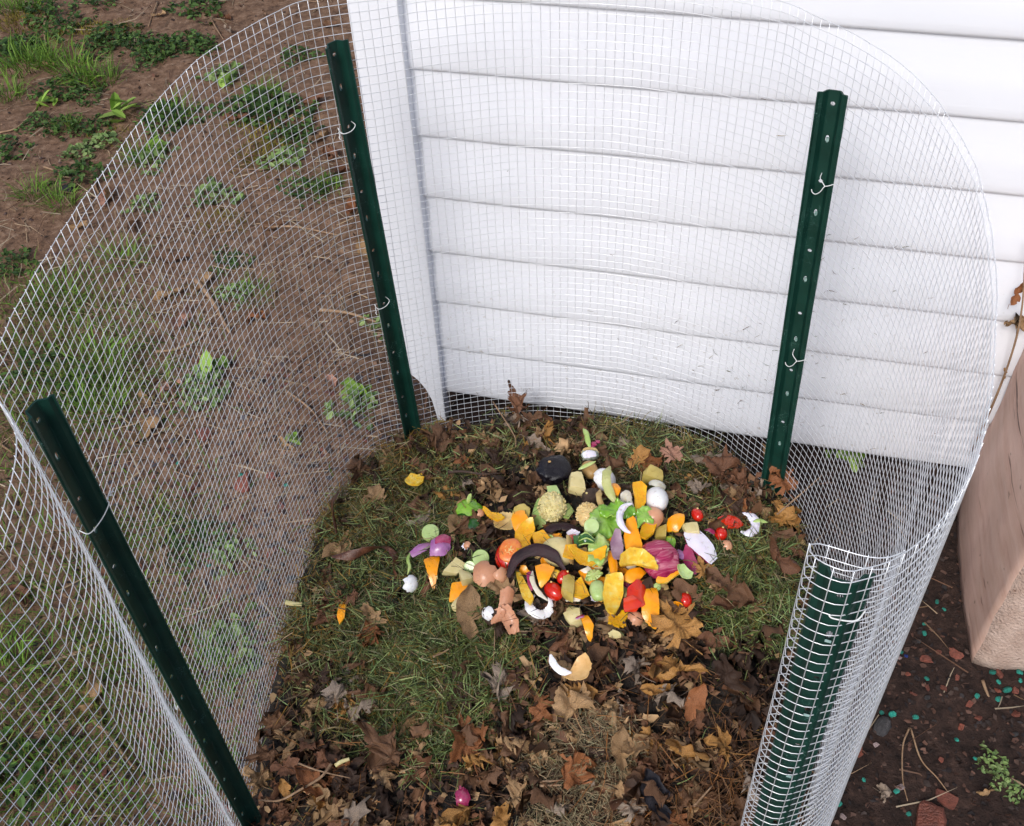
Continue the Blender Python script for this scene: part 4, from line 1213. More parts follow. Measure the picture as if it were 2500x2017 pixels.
peel((0.2483, 0.9978), [(-0.0180, -0.0108), (-0.0101, 0.0090), (0.0058, 0.0162), (0.0180, 0.0144), (0.0144, -0.0018), (0.0014, -0.0162)], .022, 'orange wedge lying alone right of the brown egg', rot=(.2, -.2, 0), R_=.022)
peel((0.0794, 0.9424), [(-0.0130, -0.0090), (-0.0072, 0.0126), (0.0101, 0.0126), (0.0130, -0.0036), (0.0029, -0.0135)], .026, 'small yellow orange chunk left of the green pepper stalk', bowl=True, inner=M_pulp)
peel((0.1054, 0.9350), [(-0.0317, 0.0072), (-0.0216, 0.0108), (-0.0072, 0.0018), (0.0043, -0.0000), (0.0187, 0.0054), (0.0317, 0.0090), (0.0259, -0.0126), (0.0043, -0.0243), (-0.0173, -0.0180)], .034, 'curved torn orange half under the pepper stalk', True, .034, (.35, 0, 0), None, .007, None, M_pulp)
peel((0.1063, 0.9144), [(-0.0173, 0.0126), (0.0072, 0.0162), (0.0187, -0.0018), (0.0043, -0.0180), (-0.0101, -0.0072)], .016, 'orange peel beneath the curved rind', rot=(.2, 0, 0))
peel((0.1415, 0.9243), [(-0.0072, 0.0216), (0.0029, 0.0234), (0.0079, -0.0000), (0.0043, -0.0234), (-0.0058, -0.0180)], .034, 'upright orange slice edge by the purple onion leaf', axis='x', R_=.012, inner=M_pulp)
peel((0.1777, 0.9145), [(-0.0317, -0.0108), (-0.0288, 0.0126), (-0.0115, 0.0243), (0.0101, 0.0216), (0.0259, 0.0054), (0.0331, -0.0198), (0.0216, -0.0216), (0.0086, -0.0054), (-0.0043, -0.0018), (-0.0187, -0.0090)], .040, 'looped orange half rind in front of the big magenta onion', True, .034, (.35, 0, 0), None, .007, None, M_pith)
peel((0.1719, 0.9032), [(-0.0202, -0.0054), (-0.0072, 0.0090), (0.0101, 0.0135), (0.0202, 0.0054), (0.0072, -0.0090), (-0.0072, -0.0135)], .030, 'orange flap filling the looped rind', rot=(.2, .1, 0))
peel((0.2281, 0.9015), [(-0.0274, -0.0144), (-0.0144, 0.0018), (0.0043, 0.0126), (0.0245, 0.0144), (0.0274, 0.0054), (0.0101, -0.0036), (-0.0086, -0.0144)], .030, 'long orange strip under the pale onion bowl', axis='y', R_=.014, inner=M_pith)
peel((0.0896, 0.8874), [(-0.0130, -0.0126), (-0.0072, 0.0108), (0.0043, 0.0198), (0.0101, 0.0036), (0.0144, -0.0126), (0.0014, -0.0198)], .018, 'torn orange piece right of the upright potato chunk', bowl=True, inner=M_pulp)
peel((0.1268, 0.9031), [(-0.0072, 0.0108), (0.0072, 0.0090), (0.0101, -0.0072), (-0.0029, -0.0126)], .020, 'small orange bit at the top of the pale half slice', R_=.016)
peel((0.1363, 0.8697), [(-0.0130, -0.0342), (-0.0158, -0.0000), (-0.0101, 0.0306), (0.0072, 0.0342), (0.0180, 0.0324), (0.0158, -0.0000), (0.0058, -0.0252), (-0.0029, -0.0378)], .024, 'wide pale yellow inside of an orange half low in the scraps', bowl=True, R_=.05, rot=(.15, .1, 0))
peel((0.1905, 0.8583), [(-0.0144, -0.0036), (-0.0086, 0.0306), (0.0029, 0.0396), (0.0144, 0.0414), (0.0130, -0.0090), (0.0101, -0.0414), (-0.0029, -0.0342), (-0.0130, -0.0234)], .022, 'large bright orange peel at the lower right of the scraps', rot=(.2, .1, 0), R_=.045)
peel((0.1410, 0.8419), [(-0.0144, -0.0090), (-0.0086, 0.0126), (0.0029, 0.0180), (0.0158, 0.0036), (0.0101, -0.0162), (-0.0029, -0.0180)], .012, 'mashed orange pulp below the red pepper', bowl=True, inner=M_pulp, jag=.18)
peel((0.0935, 0.8257), [(-0.0101, 0.0198), (0.0029, 0.0180), (0.0108, -0.0036), (0.0043, -0.0270), (-0.0014, -0.0270), (-0.0043, -0.0036)], .014, 'orange peel wedge at the bottom of the scraps', rot=(.2, -.2, 0), R_=.02)
peel((-0.0395, 1.0578), [(-0.0187, 0.0126), (-0.0130, 0.0162), (-0.0029, 0.0054), (0.0101, 0.0018), (0.0187, -0.0108), (0.0058, -0.0144), (-0.0058, -0.0072)], .014, 'bright yellow mashed orange shred above the tan peel', bowl=True, inner=M_pulp, jag=.15)

# --- eggs
def egg(p, r, ln, open_, jag, lift, rot, mat, label, seed, inner=None):
    ob = scrap('eggshell', shell(r, ln, open_, jag, seed), mat, p, lift, label, 'eggshell', rot)
    if inner: part('lining', shell(r * .955, ln * .955, open_ * .97, jag * .6, seed), inner, ob)
    return ob
peel((-0.0524, 0.9351), [(-0.0216, -0.0108), (-0.0194, 0.0162), (-0.0058, 0.0252), (0.0058, 0.0225), (0.0079, 0.0117), (0.0173, 0.0117), (0.0223, -0.0036), (0.0115, -0.0207), (-0.0072, -0.0243)], .020, 'large brown eggshell half left of the seedy tomato', False, .021, (.15, 0, 0), None, .0012, M_eggb, M_eggb, 'eggshell', 'eggshell', .03, 'inside')
egg((-0.0309, 0.9263), .013, .010, 1.2, .4, .012, (.6, .8, 0), M_eggb, 'small brown eggshell piece right of the large brown half', 2)
peel((-0.0215, 0.8837), [(-0.0115, -0.0198), (-0.0101, 0.0180), (0.0000, 0.0234), (0.0130, 0.0180), (0.0101, -0.0072), (0.0058, -0.0216)], .022, 'crushed brown eggshell curling like a flower, lower left', False, .013, (.5, .3, 0), 'x', .0012, M_eggb, M_eggb, 'eggshell', 'eggshell', .07, 'inside')
peel((-0.0186, 0.8550), [(-0.0101, -0.0234), (-0.0130, 0.0072), (-0.0029, 0.0234), (0.0101, 0.0198), (0.0130, -0.0090), (0.0043, -0.0252)], .014, 'brown eggshell curl below the flower shaped shell', True, .014, (.4, -.3, .3), 'x', .0012, M_eggb, M_eggb, 'eggshell', 'eggshell', .08, 'inside')
peel((-0.0359, 0.8616), [(-0.0158, -0.0090), (-0.0072, 0.0090), (0.0101, 0.0108), (0.0158, -0.0000), (0.0029, -0.0108)], .018, 'brown eggshell sliver beside the flower shaped shell', True, .016, (.2, -.5, .2), 'y', .0012, M_eggb, M_eggb, 'eggshell', 'eggshell', .08, 'inside')
egg((-0.0481, 0.8701), .012, .014, 1.0, .3, .012, (.6, -.6, 0), M_eggw, 'small white eggshell left of the flower shaped shell', 5)
arcC = [(.0165 * math.cos(a), .0165 * math.sin(a), .004 * math.sin(2 * a)) for a in np.linspace(R(112), R(392), 12)]
scrap('eggshell', strip(arcC, .0135, .0030, 8, True, .35), M_eggw, (0.0272, 0.8796), .016, 'white eggshell lying open like a letter C', 'eggshell', (.25, 0, 0))
egg((-0.1770, 0.9597), .015, .013, 1.3, .4, .014, (.5, .7, .2), M_eggw, 'jagged white eggshell at the end of the banana peel', 7)
egg((0.2237, 1.0415), .0185, .029, 2.75, .12, .026, (1.05, .15, -.15), M_eggw, 'whole white egg in the upper right of the scraps', 8)
egg((0.2289, 1.0757), .016, .012, 1.2, .3, .024, (-.3, .4, .2), M_garl, 'thin grey white shell cap behind the white egg', 9)
egg((0.1486, 1.1203), .021, .016, 1.5, .28, .016, (.3, .5, .1), M_eggw, 'white eggshell half with a brown speck by the brown potato', 10)
egg((0.2078, 1.0048), .018, .025, 2.3, .2, .026, (.5, .6, .4), M_eggb, 'orange brown egg behind the torn lettuce', 11)
egg((0.1644, 0.8384), .013, .015, 1.25, .3, .012, (.4, .2, .9), M_eggb, 'brown eggshell piece below the folded red pepper', 12)
peel((0.0676, 0.7625), [(-0.0288, 0.0054), (-0.0245, 0.0234), (-0.0187, 0.0072), (-0.0058, 0.0018), (0.0043, 0.0180), (0.0187, 0.0234), (0.0288, 0.0036), (0.0158, -0.0198), (-0.0058, -0.0180), (-0.0202, -0.0108)], .024, 'broken eggshell with amber lining low among tan leaves', True, .026, (.2, 0, 0), None, .0014, M_eggw, M_amber, 'eggshell', 'eggshell', .06, 'inside')
part('white_edge', strip([(-.030, .020, .006), (-.026, .004, .009), (-.016, -.006, .008), (-.002, -.008, .005)], .011, .002, 8), M_eggw, bpy.data.objects[[o.name for o in bpy.data.objects if o.get('label', '').startswith('broken eggshell with amber')][0]])
egg((0.3196, 0.9569), .011, .015, .9, .3, .006, (.3, .3, .5), M_eggb, 'thin eggshell flake below the round tomato at the right', 14)
egg((-0.0622, 1.0664), .009, .010, .9, .3, .016, (.3, .5, .2), M_eggb, 'small pinkish eggshell chip on the green pepper top', 15)
egg((-0.0804, 1.0033), .008, .009, .9, .35, .008, (.2, -.4, .2), M_eggb, 'tiny eggshell chip left of the cucumber slice', 16)
egg((-0.0881, 1.0052), .008, .009, .8, .35, .007, (.3, .5, .2), M_onw, 'tiny pale blue grey shell chip left of the cucumber slice', 17)

# --- tomatoes and peppers
def tomato(p, w, h, lift, label, rot=(0, 0, 0)):
    ob = scrap('cherry_tomato', lump(w / 2, h / 2, w / 2, 1.0, 7, .03, int(p[0] * 999)), M_tom, p, lift, label, 'tomato', rot)
    part('stem_scar', lump(.0018, .0018, .0008, 1, 3), M_seed, ob, True, (w * .18, h * .30, w * .38))
tomato((0.2849, 1.0137), .018, .024, .010, 'oval cherry tomato with a pale scar right of the orange wedge', (0, 0, .3))
tomato((0.3177, 0.9819), .020, .022, .010, 'round red cherry tomato below the red pepper strip at the right')
tomato((0.2455, 0.8719), .021, .025, .010, 'lone red cherry tomato at the lower right of the scraps')
tomato((0.0650, 0.9105), .018, .025, .012, 'cherry tomato in shadow behind the upright potato chunk', (0, 0, -.6))
tomato((0.0494, 0.8921), .025, .034, .013, 'large oval red tomato above the C shaped eggshell', (0, 0, .7))
ob = scrap('tomato_half', lump(.021, .026, .016, 1.0, 8, .06, 3), M_tom, (-0.0165, 0.9690), .014, 'burst tomato half full of golden seeds', 'tomato', (.2, 0, -.3))
part('flesh', lump(.018, .021, .006, 1, 6, .08, 5), M_tomin, ob, True, (.003, .004, .0125))
V, F = [], []
rs = random.Random(5)
for q in range(70):
    a, r = rs.uniform(0, 6.28), math.sqrt(rs.random())
    v, f = lump(.0017, .0011, .0008, 1, 2, 0)
    o = len(V); e = Euler((rs.uniform(-.5, .5), rs.uniform(-.5, .5), rs.uniform(0, 6))).to_matrix()
    V += [e @ x + Vector((.003 + .014 * r * math.cos(a), .004 + .017 * r * math.sin(a), .0185 - .005 * r * r)) for x in v]; F += [tuple(o + i for i in g) for g in f]
sd_ = part('seeds', (V, F), M_seed, ob); sd_['kind'] = 'stuff'
peel((0.0847, 0.9785), [(-0.0072, 0.0198), (0.0058, 0.0198), (0.0101, -0.0000), (0.0029, -0.0216), (-0.0086, -0.0108)], .018, 'dark red pepper piece left of the white cucumber slice', outer=M_red, inner=M_red, name='red_pepper', cat='pepper', R_=.018, inn='inside')
peel((0.3387, 1.0028), [(-0.0230, 0.0090), (-0.0101, 0.0126), (0.0086, 0.0072), (0.0216, -0.0018), (0.0101, -0.0108), (-0.0086, -0.0126)], .012, 'flat red pepper strip lying on a white onion crescent', outer=M_red, inner=M_red, name='red_pepper', cat='pepper', R_=.03, inn='inside', rot=(.1, .2, 0))
ob = peel((0.1738, 0.8696), [(-0.0173, -0.0180), (-0.0144, 0.0108), (0.0000, 0.0234), (0.0173, 0.0180), (0.0187, -0.0090), (0.0058, -0.0216)], .024, 'folded red pepper at the bottom of the scraps', outer=M_red, inner=M_red, name='red_pepper', cat='pepper', R_=.018, axis='x', inn='inside', rot=(.2, .3, 0))
part('flap', curved([(-0.0158, -0.0090), (-0.0101, 0.0108), (0.0058, 0.0126), (0.0144, -0.0036), (0.0029, -0.0144)], .014, .003, False, .05, 7, 'y')[0], M_red, ob, True, (-.012, -.018, .001), (.2, -.3, .3))
star = [(.023 * (1 + .16 * math.cos(5 * a + .5) + .07 * math.cos(3 * a)) * math.cos(a), .019 * (1 + .16 * math.cos(5 * a + .5)) * math.sin(a)) for a in np.linspace(0, 6.2, 40)]
ob = peel((-0.0805, 1.0877), star, .014, 'light green lobed top of a pepper left of the black avocado', outer=M_gpep, inner=M_dkg, name='green_pepper', cat='pepper', R_=.026, inn='underside', t=.006)
part('stalk', strip([(0, 0, .004), (.003, .006, .012), (.006, .010, .018)], .008, .008, 7), M_stem, ob)
peel((-0.0739, 1.0559), [(-0.0101, 0.0144), (0.0101, 0.0126), (0.0130, -0.0036), (0.0029, -0.0162), (-0.0086, -0.0126)], .008, 'dark green pepper piece under the pepper top', outer=M_dkg, inner=M_gpep, name='green_pepper', cat='pepper', R_=.02, inn='inside')
peel((0.2348, 0.9636), [(-0.0086, -0.0036), (-0.0029, 0.0162), (0.0058, 0.0180), (0.0086, -0.0018), (0.0029, -0.0180), (-0.0072, -0.0144)], .014, 'small glossy green pepper piece below the yellow potato cube', outer=M_gpep, inner=M_gpep, name='green_pepper', cat='pepper', R_=.014, inn='inside', t=.006)
ob = scrap('pepper_stalk', strip([(-.012, .0, .002), (0, .003, .006), (.012, -.004, .005)], .018, .014, 9), M_dkg, (0.1024, 0.9457), .044, 'dark green ribbed stalk end in the middle of the scraps', 'pepper')
for q in range(6):
    a = q / 6 * 6.283
    part('rib', strip([(-.012, .007 * math.cos(a), .003 + .006 * math.sin(a)), (0, .003 + .010 * math.cos(a), .006 + .0075 * math.sin(a)), (.011, -.004 + .006 * math.cos(a), .005 + .005 * math.sin(a))], .0022, .0022, 5), M_stem, ob)

# --- potatoes
def potato(p, sx, sy, sz, lift, label, mat=None, e=.35, rot=(0, 0, 0), seed=0):
    return scrap('potato_chunk', lump(sx, sy, sz, e, 7, .06, seed + int(p[1] * 997) % 50), mat or M_pot, p, lift, label, 'potato', rot)
potato((0.1000, 1.1040), .0135, .022, .012, .016, 'tall pale potato chunk right of the black avocado', seed=1)
potato((0.2303, 1.1197), .018, .016, .012, .020, 'yellow potato chunk at the top of the scraps', M_poty, .5, (0, .2, -.3), 2)
potato((0.2228, 0.9840), .010, .014, .010, .014, 'yellow potato cube right of the brown egg', M_poty, .25, (0, 0, -.2), 3)
potato((0.2704, 0.9871), .014, .011, .008, .010, 'cream potato piece behind the white onion wedge', None, .3, (0, 0, .1), 4)
potato((0.0712, 0.8924), .011, .021, .011, .016, 'upright tan potato chunk in the lower middle', M_poty, .35, (0, 0, -.15), 5)
potato((-0.1022, 0.9714), .013, .0165, .008, .010, 'pale rectangular potato block left of the cucumber slice', None, .15, (0, 0, -.75), 6)
potato((-0.0841, 0.9415), .011, .013, .009, .010, 'pale potato chunk below the rectangular block', None, .35, (0, 0, .3), 7)
potato((-0.0951, 0.8994), .010, .015, .008, .010, 'pale potato wedge under the orange triangle', None, .7, (0, 0, -.7), 8)
potato((0.0772, 0.8483), .014, .014, .011, .010, 'pale potato lump above the bottom orange wedge', None, .5, (0, 0, .2), 9)
potato((0.1274, 1.1460), .0135, .019, .012, .018, 'small brown skinned potato below the mouldy crust', M_potsk, .9, (0, 0, .3), 10)
potato((-0.1393, 0.9753), .006, .012, .006, .004, 'pale potato sliver under the long orange triangle', None, .4, (0, 0, .3), 11)
ob = scrap('onion_half', lump(.026, .024, .018, 1.0, 8, .05, 13), M_pot, (0.0598, 0.9544), .014, 'pale round half with an orange tinted side in the middle of the scraps', 'onion', (.2, .1, 0))
part('skin', curved([(-0.0101, 0.0234), (0.0043, 0.0198), (0.0101, -0.0036), (0.0058, -0.0234), (-0.0058, -0.0270)], .022, .002, False, .05, 4, 'x')[0], M_peelt, ob, True, (.019, -.004, .011), (0, .9, 0))
peel((-0.0211, 1.0423), [(-0.0202, 0.0072), (-0.0058, 0.0198), (0.0130, 0.0162), (0.0202, -0.0036), (0.0101, -0.0198), (-0.0101, -0.0144), (-0.0187, -0.0090)], .012, 'tan potato peel under the yellow orange shred', True, .03, (0, 0, 0), None, .002, M_peelt, M_peelt, 'potato_peel', 'peel', .06, 'inside')
peel((0.0073, 1.0495), [(-0.0158, -0.0072), (-0.0086, 0.0108), (0.0058, 0.0162), (0.0173, 0.0072), (0.0144, -0.0090), (0.0000, -0.0126)], .014, 'olive peel disc behind the orange wedge', False, .03, (.3, 0, 0), None, .002, M_poty, M_poty, 'potato_peel', 'peel', .04, 'inside')
peel((0.1742, 1.0451), [(-0.0115, -0.0162), (-0.0086, 0.0072), (0.0014, 0.0180), (0.0115, 0.0162), (0.0058, -0.0018), (-0.0043, -0.0144)], .030, 'papery pale skin left of the half orange slice', False, .02, (.2, .2, 0), None, .001, M_garl, M_garl, 'garlic_skin', 'peel', .06, 'inside')
scrap('peel_strip', strip([(0, .03, .004), (-.004, .01, .008), (0, -.012, .004), (.006, -.032, 0)], .010, .004), M_garl, (0.1823, 1.0236), .026, 'narrow cream peel with a red streak beside the half orange', 'peel')

# --- onions
ob = scrap('onion_half', lump(.030, .033, .021, .82, 8, .10, 21), M_onst, (0.2130, 0.9262), .018, 'big glossy magenta onion half at the right of the scraps', 'onion', (.15, .1, .2))
part('torn_layer', curved([(-0.0187, 0.0072), (0.0000, 0.0180), (0.0173, 0.0090), (0.0158, -0.0090), (0.0000, -0.0180), (-0.0158, -0.0090)], .026, .002, False, .06, 31)[0], M_onst, ob, True, (.004, -.012, .0195), (.5, .1, .2))
peel((0.1492, 0.9458), [(-0.0086, -0.0252), (-0.0108, 0.0054), (-0.0029, 0.0288), (0.0058, 0.0270), (0.0101, -0.0000), (0.0058, -0.0270)], .040, 'greyish purple inner onion leaf left of the upright orange peel', True, .03, (.3, .1, 0), None, .002, M_onp, M_mauve, 'onion_layer', 'onion', .03, 'inside')
arcw = [(.0235 * math.cos(a), .030 * math.sin(a), 0) for a in np.linspace(R(92), R(245), 9)]
scrap('onion_layer', strip(arcw, .011, .010), M_onw, (0.1800, 0.9802), .058, 'thick white onion arc lying on top of the orange peels', 'onion')
ob = peel((0.2804, 0.9599), [(-0.0245, 0.0126), (-0.0158, 0.0396), (0.0000, 0.0234), (0.0202, -0.0072), (0.0259, -0.0270), (0.0130, -0.0396), (-0.0058, -0.0252), (-0.0216, -0.0090)], .018, 'large white wedge of onion with a purple edge at the right', False, .07, (.1, .15, 0), None, .005, M_onw, M_onp, 'onion_wedge', 'onion', .02, 'skin')
part('purple_patch', curved([(-0.0101, 0.0126), (0.0029, 0.0090), (0.0130, -0.0054), (0.0072, -0.0108), (-0.0058, -0.0036)], .03, .002, False, .05, 5)[0], M_onp, ob, True, (.013, -.004, -.002), (.1, .15, 0))
peel((0.2623, 0.9339), [(-0.0130, 0.0072), (-0.0043, 0.0252), (0.0043, 0.0234), (0.0072, 0.0054), (0.0130, -0.0126), (0.0043, -0.0270), (-0.0086, -0.0198)], .022, 'shiny purple onion shred below the white wedge', False, .016, (.2, 0, 0), 'x', .002, M_onp, M_lil, 'onion_layer', 'onion', .04, 'inside')
peel((0.2477, 0.9444), [(-0.0101, 0.0090), (0.0000, 0.0126), (0.0101, -0.0018), (0.0058, -0.0090), (-0.0043, -0.0054)], .012, 'pale lilac onion strands beside the purple shred', False, .02, (0, 0, 0), None, .001, M_lil, M_lil, 'onion_layer', 'onion', .15, 'inside')
ob = peel((-0.1254, 1.0136), [(-0.0173, -0.0162), (-0.0144, 0.0108), (0.0000, 0.0180), (0.0173, 0.0162), (0.0187, -0.0054), (0.0072, -0.0180)], .016, 'purple red onion end with a white base at the upper left', False, .024, (.3, .1, 0), None, .003, M_lil, M_onp, 'onion_layer', 'onion', .04, 'inside')
part('root_end', curved([(-0.0130, -0.0054), (-0.0101, 0.0072), (0.0043, 0.0108), (0.0158, 0.0072), (0.0130, -0.0072)], .02, .003, False, .06, 3)[0], M_onp, ob, True, (.004, .010, .004), (-.3, .1, .1))
peel((-0.1581, 1.0245), [(-0.0230, -0.0108), (-0.0072, 0.0054), (0.0158, 0.0126), (0.0216, 0.0036), (0.0058, -0.0072), (-0.0158, -0.0162)], .012, 'lilac onion strip pointing left from the purple onion end', False, .02, (.1, 0, 0), 'y', .002, M_lil, M_lil, 'onion_layer', 'onion', .03, 'inside')
arcr = [(.016 * math.cos(a), .020 * math.sin(a), 0) for a in np.linspace(R(-130), R(95), 9)]
scrap('onion_layer', strip(arcr, .015, .007), M_onw, (0.3594, 0.9997), .010, 'white onion crescent at the far right of the scraps', 'onion')
peel((0.2456, 0.8975), [(-0.0144, 0.0090), (0.0000, 0.0126), (0.0144, -0.0018), (0.0101, -0.0126), (-0.0043, -0.0108)], .040, 'pale green white onion bowl near the lone tomato', True, .014, (.2, .2, 0), None, .0025, M_onw, M_cuke, 'onion_layer', 'onion', .03, 'inside')
peel((0.3054, 0.9900), [(-0.0115, 0.0054), (0.0058, 0.0054), (0.0101, -0.0018), (0.0029, -0.0072)], .008, 'small violet onion shred left of the round tomato', False, .02, (0, 0, 0), None, .0015, M_onp, M_lil, 'onion_layer', 'onion', .04, 'inside')
peel((-0.0928, 0.6114), [(-0.0115, 0.0072), (-0.0043, 0.0180), (0.0058, 0.0144), (0.0130, -0.0000), (0.0058, -0.0180), (-0.0072, -0.0144)], .012, 'crumpled magenta onion skin alone at the bottom', False, .012, (.3, .2, 0), None, .0015, M_onp, M_onp, 'onion_layer', 'onion', .12, 'inside')
peel((0.0153, 0.9108), [(-0.0058, 0.0144), (0.0029, 0.0162), (0.0065, -0.0036), (0.0014, -0.0180), (-0.0043, -0.0054)], .016, 'purple onion sliver between the orange strips', False, .014, (.2, .1, 0), 'x', .0015, M_onp, M_lil, 'onion_layer', 'onion', .03, 'inside')
scrap('peel_strip', strip([(-.006, .026, .004), (-.007, .008, .006), (0, -.012, .004), (.014, -.026, 0)], .008, .005), M_garl, (0.0253, 0.8986), .022, 'curved cream onion strip left of the large oval tomato', 'onion')
peel((0.1280, 1.1752), [(-0.0130, 0.0027), (-0.0043, 0.0081), (0.0115, 0.0063), (0.0130, -0.0036), (0.0000, -0.0081), (-0.0101, -0.0063)], .036, 'white onion scrap on the brown potato', False, .02, (.2, 0, 0), None, .0015, M_onw, M_onw, 'onion_layer', 'onion', .06, 'inside')
for q, (pp, sx) in enumerate((((0.1405, 1.2184), .006), ((0.1479, 1.2263), .005), ((0.1369, 1.2105), .005))):
    scrap('onion_shred', lump(sx, sx * .8, .003, .9, 4, .25, q), M_onp, pp, .012, ['tiny magenta shred beside the green pod at the top', 'rightmost tiny magenta shred at the top of the scraps', 'lowest tiny magenta shred above the mouldy crust'][q], 'onion')

# --- greens
def core(p, w, h, hz, lift, mat, label, seed, rot=(0, 0, 0)):
    """pale vegetable core: a rounded head covered in small buds"""
    ob = scrap('vegetable_core', lump(w * .94, h * .94, hz, .9, 7, .05, seed), mat, p, lift, label, 'vegetable core', rot)
    r = random.Random(seed); V, F = [], []
    for q in range(210):
        a, ph = r.uniform(0, 6.283), math.acos(1 - r.random() * 1.05)
        d = Vector((math.sin(ph) * math.cos(a), math.sin(ph) * math.sin(a), math.cos(ph)))
        v, f = lump(.0021, .0021, .0019, 1, 2, .2, q); o = len(V)
        k = r.uniform(.93, 1.03)
        V += [x * r.uniform(.7, 1.3) + Vector((d.x * w * k, d.y * h * k, d.z * hz * k)) for x in v]; F += [tuple(o + i for i in g) for g in f]
    b = part('buds', (V, F), mat, ob); b['kind'] = 'stuff'
    return ob
c1 = core((0.0574, 1.0595), .023, .028, .020, .018, M_curd, 'large pale cream vegetable core with green leaf bases, upper middle', 61)
part('leaf_base', curved([(-0.0115, -0.0324), (-0.0173, -0.0090), (-0.0029, 0.0306), (0.0072, 0.0324), (0.0101, 0.0090), (0.0058, -0.0270)], .05, .006, False, .03, 8)[0], M_stem, c1, True, (-.020, .001, -.006), (.1, -.4, 0))
part('leaf_base', curved([(-0.0101, -0.0144), (-0.0043, 0.0126), (0.0072, 0.0162), (0.0144, 0.0018), (0.0043, -0.0162)], .04, .006, False, .03, 9)[0], M_stem, c1, True, (.024, -.002, -.008), (.1, .4, 0))
part('stem_block', lump(.011, .012, .007, .25, 5, .04, 7), M_cuke, c1, True, (.005, .030, .004), (0, 0, .2))
c2 = core((0.1119, 1.0209), .018, .021, .018, .030, M_curd2, 'tan cream bumpy vegetable core left of the lettuce', 62)
part('stem_block', lump(.012, .014, .010, .4, 5, .05, 8), M_stem, c2, True, (.004, -.026, -.002), (.2, 0, .1))
def lettuce(p, poly, lift, label, seed, rot=(0, 0, 0), amp=.010, mat=None):
    out = outline_of(poly, 48, .05, seed); V, F = [], []
    rg, seg = 7, 48
    for k in range(rg + 1):
        for s in range(seg if k else 1):
            th = 2 * math.pi * s / seg; r = out[s] * k / rg
            x, y = r * math.cos(th), r * math.sin(th)
            q = k / rg
            V.append(Vector((x, y, amp * q * fbm(x * 55 + seed, y * 55, seed, 3) + .22 * amp * q * q * math.sin(11 * th + seed) - .10 * abs(x))))
    for s in range(seg): F.append((0, 1 + s, 1 + (s + 1) % seg))
    for k in range(rg - 1):
        for s in range(seg):
            a, b = 1 + k * seg + s, 1 + k * seg + (s + 1) % seg
            F.append((a, a + seg, b + seg, b))
    ob = obj('lettuce_leaf', mesh('lettuce_leaf', V, F, mat or M_let), zon(p, lift), rot, label=label, cat='lettuce', group=SC)
    so = ob.modifiers.new('thick', 'SOLIDIFY'); so.thickness = .0012
    return ob
lettuce((0.1391, 0.9927), [(-0.0288, -0.0234), (-0.0245, 0.0144), (-0.0072, 0.0306), (0.0144, 0.0180), (0.0317, -0.0054), (0.0245, -0.0234), (0.0000, -0.0306)], .036, 'pale crinkled lettuce leaf right of the tan core', 3, (.2, .1, 0))
lettuce((0.1592, 1.0112), [(-0.0288, -0.0054), (-0.0144, 0.0180), (0.0101, 0.0162), (0.0288, -0.0000), (0.0317, -0.0162), (0.0072, -0.0198)], .040, 'darker green crinkled lettuce behind the pale leaf', 5, (.1, -.1, .2), .012, M_gpep)
lettuce((0.1977, 0.9943), [(-0.0130, -0.0234), (-0.0101, 0.0144), (0.0029, 0.0198), (0.0158, 0.0162), (0.0144, -0.0108), (-0.0029, -0.0090)], .044, 'torn bright lettuce corner lying on the brown egg', 7, (.1, .1, 0), .006)
lettuce((0.1218, 0.9392), [(-0.0187, -0.0234), (-0.0130, 0.0126), (0.0029, 0.0252), (0.0187, 0.0180), (0.0144, -0.0072), (0.0043, -0.0288)], .042, 'pale lettuce scrap right of the dark green stalk', 9, (.1, .1, 0), .010, M_stem)
lettuce((0.1117, 0.9097), [(-0.0158, -0.0090), (-0.0086, 0.0090), (0.0058, 0.0126), (0.0144, 0.0036), (0.0029, -0.0072)], .030, 'small pale green curl above the pale cucumber half', 11, (.2, .2, 0), .008, M_stem)
scrap('peel_strip', strip([(.004, .040, .006), (-.004, .018, .012), (-.005, -.006, .010), (.006, -.034, 0)], .016, .006, 8, True, .5), M_olive, (0.1513, 1.0675), .030, 'long olive green peel strip down from the white eggshell', 'peel')
scrap('peel_strip', strip([(0, .022, .002), (-.004, .0, .006), (.003, -.024, .0)], .010, .004), M_peelt, (0.1370, 1.0560), .020, 'short tan peel left of the olive strip', 'peel')
def slice_(p, r, h, lift, label, rot=(0, 0, 0), face=None, rim=None, name='cucumber_slice'):
    V, F = [], []
    prof = [(0, h), (.4 * r, h * 1.02), (.8 * r, h), (.96 * r, h * .96)]
    seg = 28
    V.append(Vector((0, 0, h)))
    for rr, z in prof[1:]:
        for s in range(seg): V.append(Vector((rr * math.cos(s * 2 * math.pi / seg), rr * math.sin(s * 2 * math.pi / seg), z)))
    for s in range(seg): F.append((0, 1 + s, 1 + (s + 1) % seg))
    for k in range(2):
        for s in range(seg):
            a, b = 1 + k * seg + s, 1 + k * seg + (s + 1) % seg
            F.append((a, a + seg, b + seg, b))
    ob = scrap(name, (V, F), face or M_cuke, p, lift, label, 'cucumber', rot)
    V, F = [], []
    for rr, z in ((.96 * r, h * .96), (r, h * .85), (r, h * .15), (.9 * r, 0)):
        for s in range(seg): V.append(Vector((rr * math.cos(s * 2 * math.pi / seg), rr * math.sin(s * 2 * math.pi / seg), z)))
    for k in range(3):
        for s in range(seg):
            a, b = k * seg + s, k * seg + (s + 1) % seg
            F.append((a, a + seg, b + seg, b))
    F.append(tuple(range(4 * seg - 1, 3 * seg - 1, -1)))
    part('skin', (V, F), rim or M_gpep, ob)
    return ob
slice_((-0.0610, 0.9752), .0135, .006, .010, 'round pale green cucumber slice above the large brown eggshell', (.5, .1, 0))
